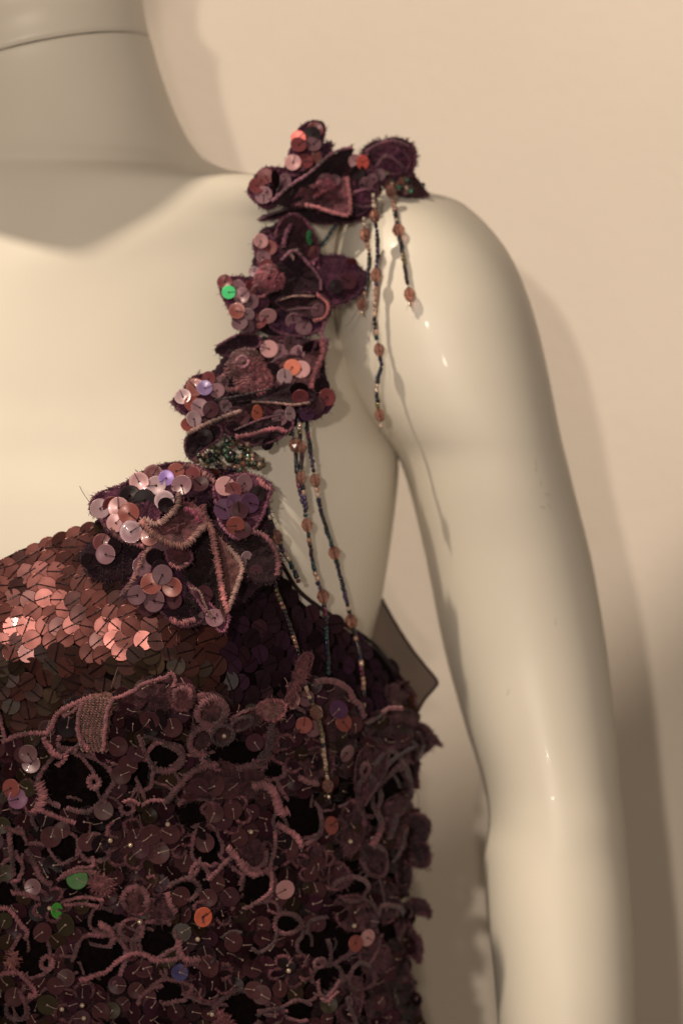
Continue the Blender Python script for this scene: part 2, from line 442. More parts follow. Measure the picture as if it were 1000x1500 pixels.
def patch(mb, outline, posf, tint=T_FAB, bulge=2.0, pleat=0.6, npl=7, rough=0.7, step=5.0, rings=8, edge_tint=None, fz=0.5):
    """a petal: outline rows are (px, py, h mm); posf turns (px, py, h) into a world point"""
    o = curve_pts(outline, step, True); n = len(o); c = sum(o) / n
    seed = random.uniform(0, 100); vs = []; cols = []
    et = edge_tint or tuple(x * 1.5 for x in tint)
    ph = random.uniform(0, 6.28)
    for r in range(rings + 1):
        u = 1 - r / rings
        for k in range(n):
            q = c + (o[k] - c) * u; an = 2 * math.pi * k / n
            h = q[2] + bulge * (1 - u*u) + pleat * math.sin(an * npl + ph) * u + rough * noise.noise((q[0]*0.09 + seed, q[1]*0.09, seed))*1.4 + rough * 0.5 * noise.noise((q[0]*0.3, q[1]*0.3 + seed, 3.1))
            jx = (3.6 * noise.noise((q[0]*.28, q[1]*.28, seed + 5)) + 1.6 * noise.noise((q[0]*.8, q[1]*.8, seed))) if r == 0 else 0
            vs.append(posf(q[0] + jx, q[1] + jx, h))
            m = 0.75 + 0.5 * noise.noise((q[0]*0.07, q[1]*0.07, seed + 9)) + 0.25 * noise.noise((q[0]*.5, q[1]*.5, seed))
            e = max(0, u - 0.7) / 0.3
            cols.append(tuple(max(0.002, (a*(1-e) + b*e) * m) for a, b in zip(tint, et)))
    N = len(vs); fs = []
    for r in range(rings):
        for k in range(n):
            k2 = (k + 1) % n; fs.append((r*n + k, r*n + k2, (r+1)*n + k2, (r+1)*n + k))
    back = [p + Vector((0, 0.0005, 0)) for p in vs]
    fb = [tuple(N + i for i in reversed(q)) for q in fs] + [(k, N + k, N + (k+1) % n, (k+1) % n) for k in range(n)]
    b0 = len(mb.v); mb.add(vs + back, fs + fb); mb.c[b0:b0 + 2*N] = cols + cols
    cw = posf(c[0], c[1], c[2])
    for k in range(int(n * 7 * fz)):
        r = random.choice([0, 0, 0, 1, 2, 3, 4, 5]); i = min(r, rings) * n + random.randrange(n)
        p = vs[i]; d = (p - cw) * (1 if r == 0 else 0.5); 
        if d.length < 1e-6: continue
        d = d.normalized() + Vector((random.uniform(-.6, .6), random.uniform(-1.1, 0.0), random.uniform(-.6, .6)))
        fuzz(mb, p, d, random.uniform(0.0006, 0.0030), w=random.choice([.0001, .0001, .0002]), tint=jit(et, .4))
    return o

# ---------------------------------------------------------------- sequins
SEG = 18
def sequin_geo(R, cup, thread, tt, tilt_thread=0.0):
    """disc in the local xz plane facing -y with a pierced middle, a rolled rim and its sewing thread"""
    v = []; f = []; c = []
    prof = [(0.10, 0.10, 1), (0.30, 0.06, 1), (0.62, 0.0, 1), (0.93, -0.10, 1), (1.0, -0.10, 1.25), (1.0, -0.04, .8)]
    for (r, y, m) in prof:
        for k in range(SEG):
            a = 2 * math.pi * k / SEG; v.append((R*r*math.cos(a), R*y*cup, R*r*math.sin(a))); c.append(m)
    for j in range(len(prof) - 1):
        for k in range(SEG):
            k2 = (k+1) % SEG; f.append((j*SEG + k, j*SEG + k2, (j+1)*SEG + k2, (j+1)*SEG + k))
    b = MB(); b.add([Vector(x) for x in v], f); nb = len(b.v)
    cols = [(m, m, m) for m in c]
    if thread:
        pts = []
        a = tilt_thread
        dx, dz = math.cos(a), math.sin(a)
        rng_ = (-1.02, 1.02) if thread == 2 else (0.0, 1.03)
        for q in range(6):
            u = rng_[0] + (rng_[1] - rng_[0]) * q / 5
            lift = -0.00018 - (0.0006 if thread == 3 else 0.00016) * math.sin(math.pi * q / 5)
            pts.append((dx*R*u, lift - R*0.10*cup*(abs(u)), dz*R*u))
        b.tube(pts, 0.00026 if thread == 2 else 0.00016 if thread != 3 else 0.00013, 4, tt)
        b.tube([(0, -0.0004, 0), (0, 0.0003, 0)], 0.00042, 6, tt)
    return b, nb, cols
SEQ_CACHE = {}
def sequin_mesh(tint, thread, kind='sequin', tt=(0.02, 0.008, 0.01), var=0):
    key = (tuple(round(x, 3) for x in tint), thread, kind, var)
    if key not in SEQ_CACHE:
        rs = random.Random(hash((thread, var)) & 0xffff)
        b, nb, cols = sequin_geo(0.004, 0.06 if thread == 2 else [0.45, 0.2, 0.7][var % 3], thread, (0.02, 0.008, 0.01) if thread != 3 else (0.35, 0.25, 0.22), [0.6, 0.35, 0.9][var % 3] if thread == 2 else [0.3, 1.9, 2.6][var % 3])
        c = [tuple(a*m for a in tint) for (m, _, _) in cols] + list(b.c[nb:])
        SEQ_CACHE[key] = mesh_from('sequin', b.v, b.f, c, M[kind])
    return SEQ_CACHE[key]
def sequin_mat(p, n, R, roll, tx=0.0, tz=0.0):
    """world matrix: local -y looks along n, tilted by tx, tz"""
    n = Vector(n).normalized(); q = (-n).to_track_quat('Y', 'Z').to_matrix().to_4x4()
    s = R * S / 0.004
    return Matrix.Translation(p) @ q @ Matrix.Rotation(tx, 4, 'X') @ Matrix.Rotation(tz, 4, 'Z') @ Matrix.Rotation(roll, 4, 'Y') @ Matrix.Scale(s, 4)
COL = {'mar': (.15, .034, .042), 'cop': (.22, .055, .048), 'pal': (.37, .24, .28), 'pin': (.48, .25, .27), 'dus': (.12, .062, .080), 'blk': (.012, .006, .009),  # pale tints put the reflection of tilted sequins into the colour
       'vio': (.30, .18, .52), 'grn': (.07, .60, .22), 'red': (.72, .12, .10), 'ora': (.55, .15, .10), 'mau': (.21, .105, .135), 'pur': (.075, .032, .070), 'olv': (.09, .068, .042), 'dk': (.050, .018, .026), 'whi': (.8, .75, .78)}
def put_sequin(parent, p, n, R, col, thread=1, roll=None, tx=None, tz=None, kind='sequin', label=None, vj=0.0):
    tint = COL[col] if isinstance(col, str) else col
    if col in ('blk', 'dk', 'dus', 'pur'): kind = 'dull'
    me = sequin_mesh(tint, thread, kind, var=random.randrange(3))
    o = link('sequin', me, parent)
    o.matrix_world = sequin_mat(p, n, R, random.uniform(0, 6.28) if roll is None else roll, random.gauss(0, .2) if tx is None else tx, random.gauss(0, .2) if tz is None else tz)
    if label: o['label'] = label
    return o
def stuff_sequin(mb, p, n, R, col, thread=3, tilt=0.25, cupvar=0):
    tint = COL[col] if isinstance(col, str) else col
    me = sequin_mesh(tint, thread, 'sequin', var=random.randrange(3))
    Mx = sequin_mat(p, n, R, random.uniform(-.8, 2.2), random.gauss(0, tilt), random.gauss(0, tilt))
    vs = [Mx @ x.co for x in me.vertices]
    at = me.color_attributes['tint'].data; k = random.uniform(0.6, 1.35)
    b0 = len(mb.v); mb.add(vs, [tuple(q.vertices) for q in me.polygons])
    mb.c[b0:] = [(at[i].color[0]*k, at[i].color[1]*k, at[i].color[2]*k) for i in range(len(vs))]

# ---------------------------------------------------------------- bodice sequins, set like scales on the black net
random.seed(21)
NSEQ = 0; bod_rest = MB(); cells = []
row = 0; py = 742.0
while py < 1075:
    px = -16 + (row % 2) * 11.2
    while px < 590:
        x = px + random.uniform(-4.5, 4.5); y = py + random.uniform(-4, 4)
        ny = neck_py(x)
        if y > ny + 3: cells.append((x, y))
        px += 22.5
    py += 19.5; row += 1
# a last row that follows the neckline and gives it its beaded edge
x = -8
while x < 400:
    cells.append((x, neck_py(x) + 1.0 + random.uniform(-1.5, 1.5))); x += 20
random.shuffle(cells)
bod_seq = empty('sequin_field', None) if False else None
for (x, y) in cells:
    if x > 395 and y < 900 and y < neck_py(x) + 14: continue
    h = 1.0 + random.uniform(0, .12); p, n = surf(x, y, h)
    flower_shade = x > 330  # right-hand sequins: the flower's shadow is put into their near-black tints
    if not flower_shade and y < 955 + 10 * math.sin(x * .05) and x > -14 and not (150 < x < 340 and 740 < y < 880 and random.random() < .75):
        col = random.choice([(.105, .029, .025), (.08, .023, .020), (.14, .042, .036), (.055, .017, .016), (.12, .034, .029)])
        me = sequin_mesh(col, 2, 'foil', var=random.randrange(3))
        o = link('sequin', me, bodice)
        o.matrix_world = sequin_mat(p, n, random.uniform(13.4, 15.0), random.uniform(-.35, .35) + (0.7 if random.random() < .25 else 0), random.gauss(-.015, .045), random.gauss(.065, .04))
        NSEQ += 1
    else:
        stuff_sequin(bod_rest, p, n, random.uniform(12.5, 14.5), random.choice([(.020, .009, .015), (.030, .012, .018), (.014, .006, .010), (.024, .009, .020)] if flower_shade else [(.050, .018, .016), (.036, .014, .013), (.030, .018, .012)]), 2, 0.14)  # lower rows: shade below the bust is put into the darker tints
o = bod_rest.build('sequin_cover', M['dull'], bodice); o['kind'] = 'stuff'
print('bodice sequins', NSEQ)

# ---------------------------------------------------------------- strap flowers
FH = lambda base: (lambda px, py, h: P(px, py, base(px, py) - h / 1000.0))
fpos = FH(fbase)
def flower(name_label, petals, cords, seqs, pos=fpos, knots=(), ruf=9):
    fl = empty('fabric_flower', dress)
    fl['label'] = name_label
    hs = []
    for pt in petals:
        out = pt['o']; mbp = MB()
        kw = {k: v for k, v in pt.items() if k not in ('o', 'edge', 'ew', 'et', 'name')}
        oo = patch(mbp, out, pos, **kw)
        e = pt.get('edge', 1.0)
        if e:
            n = len(oo); k0 = 0; k1 = n
            if isinstance(e, tuple): k0, k1 = int(e[0]*n), int(e[1]*n)
            idx = [i % n for i in range(k0, k1 + 1)]
            cord(mbp, [pos(oo[i][0], oo[i][1], oo[i][2] + .5) for i in idx], pt.get('ew', 5) * S * .72, pt.get('et', T_CORD_D), loose=.5)
        mbp.build(pt.get('name', 'petal'), M['fabric'], fl)
        hs.append((np.mean([q[0] for q in out]), np.mean([q[1] for q in out]), np.mean([q[2] for q in out]) + pt.get('bulge', 2.0)))
    # small frayed ruffles that fill the flower out
    base_o = max(petals, key=lambda q: (max(a[0] for a in q['o']) - min(a[0] for a in q['o'])) * (max(a[1] for a in q['o']) - min(a[1] for a in q['o'])))['o']
    for k in range(ruf):
        q0 = random.choice(random.choice(petals)['o']) if random.random() < .6 else random.choice(base_o)
        mcx = np.mean([a[0] for a in base_o]); mcy = np.mean([a[1] for a in base_o])
        x0 = q0[0] + (mcx - q0[0]) * random.uniform(.08, .35); y0_ = q0[1] + (mcy - q0[1]) * random.uniform(.08, .35)
        rr_ = random.uniform(9, 17); rt = random.uniform(0, 6.28); el = random.uniform(.35, .8); h0 = random.uniform(6, 13); tl = random.uniform(-5, 5)
        out = []
        for a in np.linspace(0, 6.28, 9)[:-1]:
            u_, w_ = rr_ * math.cos(a) * (1 + .2*math.sin(3*a + rt)), rr_ * el * math.sin(a)
            out.append((x0 + u_*math.cos(rt) - w_*math.sin(rt), y0_ + u_*math.sin(rt) + w_*math.cos(rt), h0 + tl * math.cos(a) + 2*math.sin(2*a)))
        mbp = MB(); t_ = jit(random.choice([T_FAB, T_DARK, T_PLUM, T_FAB]), .3)
        oo = patch(mbp, out, pos, tint=t_, bulge=random.uniform(-2, 1.5), pleat=1.4, npl=random.randint(3, 6), rough=1.4, step=4, rings=5, fz=1.8)
        cord(mbp, [pos(a[0], a[1], a[2] + .3) for a in oo[:int(len(oo)*.6)]], random.uniform(2.5, 4) * S, jit(random.choice([T_CORD, T_CORD_D, T_CORD_D]), .2), loose=.6)
        mbp.build('petal', M['fabric'], fl)
    for c in cords:
        mbp = MB(); pts = curve_pts(c['p'], 4)
        cord(mbp, [pos(q[0], q[1], q[2]) for q in pts], c.get('w', 7) * S * .76, c.get('t', T_CORD), loose=.35)
        for k in range(len(pts)):
            if random.random() < .5:
                q = pts[k]; fuzz(mbp, pos(q[0], q[1], q[2] + .5), (random.uniform(-1, 1), -.5, random.uniform(-1, 1)), random.uniform(.0006, .002), tint=jit(c.get('t', T_CORD), .3))
        mbp.build('stitched_edge', M['cord'], fl)
    for q in seqs:
        px, py, R_, col, h = q[:5]; tx = q[5] if len(q) > 5 else None; tz = q[6] if len(q) > 6 else None
        put_sequin(fl, pos(px, py, h), Vector((random.uniform(-.12, .12), -1, random.uniform(.0, .25))), R_, col, 1, None, tx, tz)
    for (kx, ky, kr, kh, kt, spiral) in knots:
        mbp = MB()
        for j in range(3 if spiral else 1):
            rr_ = kr * (1 - j * .3); loop = [(kx + rr_*math.cos(a)*(1+.12*math.sin(3*a+j)), ky + rr_*.85*math.sin(a), kh + j*1.8 + 1.2*math.sin(2*a+j)) for a in np.linspace(0, 6.28, 10)[:-1]]
            pts = curve_pts(loop, 4, True); pts.append(pts[0])
            cord(mbp, [pos(*q) for q in pts], kr * .42 * S, jit(kt, .15), loose=.25)
            for k in range(int(kr * .7)):
                q = random.choice(pts); fuzz(mbp, pos(q[0], q[1], q[2] + 1), (random.uniform(-1, 1), -.6, random.uniform(-1, 1)), random.uniform(.0006, .0016), tint=jit(kt, .4))
        mbp.build('rosette', M['cord'], fl)
    return fl
def H(pts, h, dh=None):
    """add heights: one value, or a gradient (h at first point to dh at the middle of the outline and back)"""
    n = len(pts); out = []
    for i, p in enumerate(pts):
        if len(p) == 3: out.append(p); continue
        u = 1 - abs(2 * i / n - 1); out.append((p[0], p[1], h if dh is None else h + (dh - h) * u))
    return out
random.seed(5)
# top flower on the shoulder
flower('highest strap flower, sitting on the shoulder top',
 [dict(o=H([(378,322),(400,312),(440,305),(470,308),(500,315),(540,300),(548,308),(522,324),(470,328),(430,318),(395,322)], 6, 9), tint=T_DARK, bulge=1, et=T_CORD_D, ew=4),
  dict(o=H([(418,250),(426,218),(436,192),(452,179),(470,179),(476,190),(471,215),(466,234),(455,252),(435,258)], 8, 11), tint=T_FAB, et=T_CORD_D, ew=4),
  dict(o=H([(363,280),(372,262),(385,248),(405,246),(420,250),(414,275),(405,300),(392,306),(375,296)], 8, 12), tint=T_FAB, ew=5),
  dict(o=H([(412,262),(440,245),(478,232),(520,235),(548,246),(552,275),(545,302),(500,310),(440,300)], 6, 9), tint=T_PLUM, bulge=2, fz=.8, ew=4),
  dict(o=H([(515,268),(545,250),(553,275),(543,302),(515,302)], 10, 11), tint=T_FAB, ew=4),
  dict(o=[(400,292,18),(425,272,19),(455,252,20),(480,230,20),(513,215,18),(517,224,15),(507,242,12),(500,262,10),(480,285,12),(450,301,14),(420,303,16)], tint=T_DARK, bulge=-3, edge=0, fz=1.0),
  dict(o=[(428,298,17),(442,270,13),(468,254,12),(494,262,14),(508,261,19),(512,290,20),(510,315,21),(490,312,21),(465,304,20),(445,302,18)], tint=(.12,.04,.055), bulge=-3, pleat=1.4, rough=1.6, edge=0, fz=.6)],
 [dict(p=[(398,295,20),(425,272,21),(455,252,22),(480,229,22),(500,219,20),(515,216,19)], w=6, t=T_CORD),
  dict(p=[(508,260,20),(512,288,21),(511,314,22),(490,312,22),(465,304,21),(448,300,19)], w=7, t=(.34,.12,.14)),
  dict(p=[(380,322,9),(405,311,11),(440,303,12),(455,305,13)], w=4, t=T_CORD_D),
  dict(p=[(517,282,14),(535,277,14),(548,278,12)], w=4, t=T_CORD), dict(p=[(515,300,13),(535,303,13),(552,300,12)], w=5, t=T_CORD_D),
  dict(p=[(413,300,13),(405,285,13),(412,268,13),(420,258,12)], w=4, t=T_CORD_D),
  dict(p=[(455,275,17),(470,268,18),(490,272,18),(470,282,18),(460,290,18)], w=8, t=(.30,.07,.11))],
 [(437,202,11,'red',13,0,0),(437,212,12,'mar',14.5),(462,190,12,'mar',13),(457,198,13,'blk',14.5,.3,0),(459,211,12,'dus',15.5),(429,238,12,'pin',15,0,0),(447,236,12,'mar',16),(460,228,11,'cop',12),(469,231,10,'mar',12),
  (376,272,12,'mar',13.5),(386,286,13,'mau',15.5,0,-.2),(389,258,12,'mar',13),(403,262,13,'blk',15,0,1.0),(400,285,13,'blk',15,0,1.1),(418,263,9,'mau',13),(421,278,8,'dus',14),
  (521,236,11,'pin',13),(531,238,11,'red',13.5,.1,.5),(524,253,12,'blk',14.5),(536,269,11,'mau',14,.7,0),(505,250,11,'dk',11),(490,264,9,'dus',18),(545,262,8,'dus',12)],
 knots=[(478,268,13,15,(.30,.07,.12),True)])
arm_top = hit(575, 305)[0].y
spos = FH(lambda px, py: arm_top + 0.012)
flower('rear strap flower lying over the shoulder beyond the bead cluster',
 [dict(o=H([(530,224),(545,209),(562,206),(577,202),(600,210),(609,225),(606,245),(596,262),(575,270),(550,262),(538,245)], 6, 10), tint=(.09,.03,.045), fz=3.2, ew=5),
  dict(o=H([(565,262),(590,250),(605,256),(618,274),(627,287),(605,289),(580,284)], 4, 6), tint=(.07,.03,.035), fz=1.3, ew=4),
  dict(o=H([(545,225),(565,215),(590,222),(600,240),(585,255),(560,250)], 10, 13), tint=T_FAB, pleat=1.5, fz=1.2, ew=5)],
 [dict(p=[(535,222,12),(552,212,13),(575,206,13),(598,214,12)], w=5), dict(p=[(550,245,14),(565,228,15),(580,236,15),(590,246,14)], w=6, t=T_CORD_D)],
 [(545,262,9,'mau',14),(556,256,9,'dus',15),(538,244,9,'dk',14)], pos=spos, ruf=6)
# second flower
flower('second strap flower from the shoulder, with one bright green sequin',
 [dict(o=H([(385,335),(440,325),(470,370),(475,430),(455,490),(390,490),(360,450),(370,380)], 4, 5), tint=T_DARK, edge=0, bulge=2, fz=.3),
  dict(o=H([(403,348),(410,325),(425,314),(441,318),(456,335),(466,360),(463,380),(440,384),(420,376),(408,364)], 11, 14), tint=(.06,.02,.03), bulge=-3, pleat=1.5, ew=5, et=T_CORD),
  dict(o=H([(372,352),(392,340),(410,358),(408,395),(388,404),(376,378)], 9, 11), tint=T_FAB, ew=4),
  dict(o=H([(322,422),(340,406),(375,412),(392,440),(380,482),(352,482),(338,458)], 8, 12), tint=T_FAB, ew=4, fz=.8),
  dict(o=H([(448,386),(478,375),(505,377),(525,391),(538,405),(531,426),(510,441),(490,448),(476,440),(466,418)], 10, 14), tint=(.055,.014,.034), edge=(0,.6), ew=4, et=T_PLUM, fz=3.0, bulge=1),
  dict(o=H([(398,458),(430,452),(462,460),(474,478),(445,492),(410,488),(394,474)], 9, 12), tint=T_PLUM, ew=5, fz=.8),
  dict(o=H([(405,442),(430,430),(465,430),(484,445),(478,467),(452,464),(425,458)], 14, 18), tint=(.04,.013,.02), bulge=-2, pleat=1.6, npl=5, ew=4, et=T_CORD_D),
  dict(o=[(410,382,16),(430,366,20),(450,384,21),(470,408,20),(470,426,18),(440,436,17),(415,430,17),(407,405,16)], tint=T_DARK, bulge=-1, edge=0, pleat=1.2, fz=1.2)],
 [dict(p=[(413,380,18),(430,367,21),(450,385,22),(468,408,21),(470,424,19)], w=5, t=T_CORD),
  dict(p=[(425,330,16),(418,345,17),(415,362,17)], w=8, t=T_CORD_D), dict(p=[(465,432,18),(480,446,19),(476,464,19),(460,470,18)], w=6, t=(.36,.11,.13)),
  dict(p=[(430,378,20),(424,370,20),(436,366,21)], w=7, t=T_TAN), dict(p=[(410,440,18),(430,434,20),(460,434,20)], w=3, t=T_TAN),
  dict(p=[(476,470,12),(470,490,12),(478,500,12)], w=6), dict(p=[(420,455,20),(440,452,21),(462,452,21)], w=4, t=T_CORD_D)],
 [(382,353,11,'pin',13.5,0,.3),(394,363,12,'mar',14),(386,377,11,'mau',14),(390,390,11,'mar',15),(453,348,11,'grn',14,0,1.15),(460,370,10,'mar',15,0,.8),
  (329,413,11,'mar',13.5,0,0),(349,421,11,'mau',13),(335,428,10,'grn',15,.0,.0),(354,433,12,'mau',15),(368,421,11,'mar',15.5,0,.8),(347,455,12,'cop',15,.1,0),(362,461,11,'pal',14.5,.9,0),(351,473,12,'dus',13.5),(392,463,13,'pin',19,.75,.2),
  (367,442,12,'dus',15),(372,398,8,'pal',13),(363,478,10,'dus',13),(380,470,11,'mar',14),(510,412,13,'dk',17),(492,420,11,'blk',17),(515,383,8,'mar',15,1.1,0),(465,455,11,'mau',19,.3,.5),(430,470,12,'mau',14,.5,0),(445,480,12,'dus',14)],
 knots=[(394,408,20,16,(.26,.065,.095),True),(380,426,11,15,(.2,.06,.08),False)])
# third flower with the rosette
flower('third strap flower from the shoulder, with a raised crocheted rosette',
 [dict(o=H([(300,560),(360,500),(460,500),(478,560),(470,600),(420,630),(330,630),(285,610)], 3, 4), tint=T_DARK, edge=0, bulge=2, fz=.3),
  dict(o=H([(316,512),(335,497),(355,489),(380,494),(378,508),(350,516),(332,523)], 10, 13), tint=(.03,.009,.02), bulge=-2, ew=4, et=T_CORD_D),
  dict(o=H([(383,500),(420,494),(452,500),(477,498),(477,515),(467,540),(463,576),(440,582),(410,572),(395,545),(398,520)], 9, 12), tint=(.10,.04,.05), ew=5, fz=.8),
  dict(o=H([(252,589),(266,578),(278,556),(300,549),(328,556),(334,576),(300,602),(274,608)], 8, 11), tint=T_FAB, ew=5, fz=.8),
  dict(o=H([(438,602),(462,580),(486,572),(488,590),(470,612),(450,615)], 7, 9), tint=T_PLUM, edge=0),
  dict(o=H([(271,654),(274,640),(288,628),(320,622),(324,640),(302,656),(284,674),(275,668)], 9, 12), tint=T_DARK, bulge=-2, ew=4, et=T_CORD_D, fz=.8),
  dict(o=H([(330,625),(368,610),(400,600),(424,610),(428,626),(402,646),(370,652),(348,642)], 11, 14), tint=T_DARK, ew=4, et=T_CORD_D, pleat=1.4, fz=.8),
  dict(o=H([(273,628),(298,606),(330,598),(380,590),(392,606),(350,616),(310,624),(285,634)], 13, 16), tint=(.05,.018,.025), edge=0, bulge=1),
  dict(o=[(305,590,16),(350,580,18),(400,567,19),(440,563,19),(464,578,18),(450,593,20),(400,589,21),(360,587,20),(330,592,18)], tint=T_DARK, bulge=-1.5, pleat=1.2, edge=0, fz=.8)],
 [dict(p=[(470,500,13),(474,515,14),(464,540,14),(458,560,14),(456,580,14)], w=10, t=(.26,.08,.10)),
  dict(p=[(276,634,17),(300,622,18),(330,610,19),(352,602,19)], w=7, t=T_TAN), dict(p=[(370,589,22),(400,590,23),(430,593,23),(452,590,21)], w=4, t=T_TAN),
  dict(p=[(345,640,15),(370,636,17),(400,628,17),(420,632,16)], w=8, t=(.3,.09,.12)), dict(p=[(315,586,18),(350,580,19),(395,570,20)], w=3, t=T_DARK), dict(p=[(345,630,17),(380,615,18),(410,608,18)], w=3, t=T_CORD_D),
  dict(p=[(385,545,12),(400,530,13),(420,520,13),(440,520,13)], w=5, t=T_CORD_D)],
 [(394,511,13,'pin',15,0,.1),(428,538,12,'ora',15,0,0),(441,541,13,'pin',14.2,0,0),(417,552,12,'pal',14.5,0,.4),(455,509,13,'blk',15,1.0,.3),(425,503,12,'dus',13),(410,515,12,'mau',13),(436,517,11,'mau',12.5),(400,540,10,'blk',14),(438,570,13,'blk',21,1.0,0),(440,582,12,'mar',21,.6,0),
  (268,581,12,'pal',13),(286,567,13,'cop',13.5,0,0),(300,568,11,(.24,.16,.34),15,0,0),(282,591,12,'red' if 0 else 'cop',15),(293,597,13,'mau',16,.1,0),(309,600,12,'dk',17.5,0,-.2),(328,597,12,'dus',17),(345,602,11,'dus',17,1.0,0),(284,614,12,'pal',18,0,.6),(318,572,11,'mau',14),(325,560,10,'dus',13),(305,555,11,'mar',12.5),(275,622,10,'cop',16),
  (471,566,13,'blk',14,0,.6),(479,582,13,'mar',13.5,0,.4),(462,594,14,'dk',13),(377,605,12,'ora',20,0,1.0),(425,606,11,'pal',17,0,.9),(400,600,13,'dk',17),(410,612,12,'dus',16),(355,612,11,'dk',17.5),(300,640,12,'blk',14),(392,650,10,'blk',13,.6,.6),(450,606,11,'pur',11)],
 knots=[(360,536,25,17,(.27,.085,.105),True),(372,556,24,16,(.25,.08,.10),True),(340,558,16,15,(.22,.07,.09),False),(355,530,9,23,(.36,.15,.2),False)])
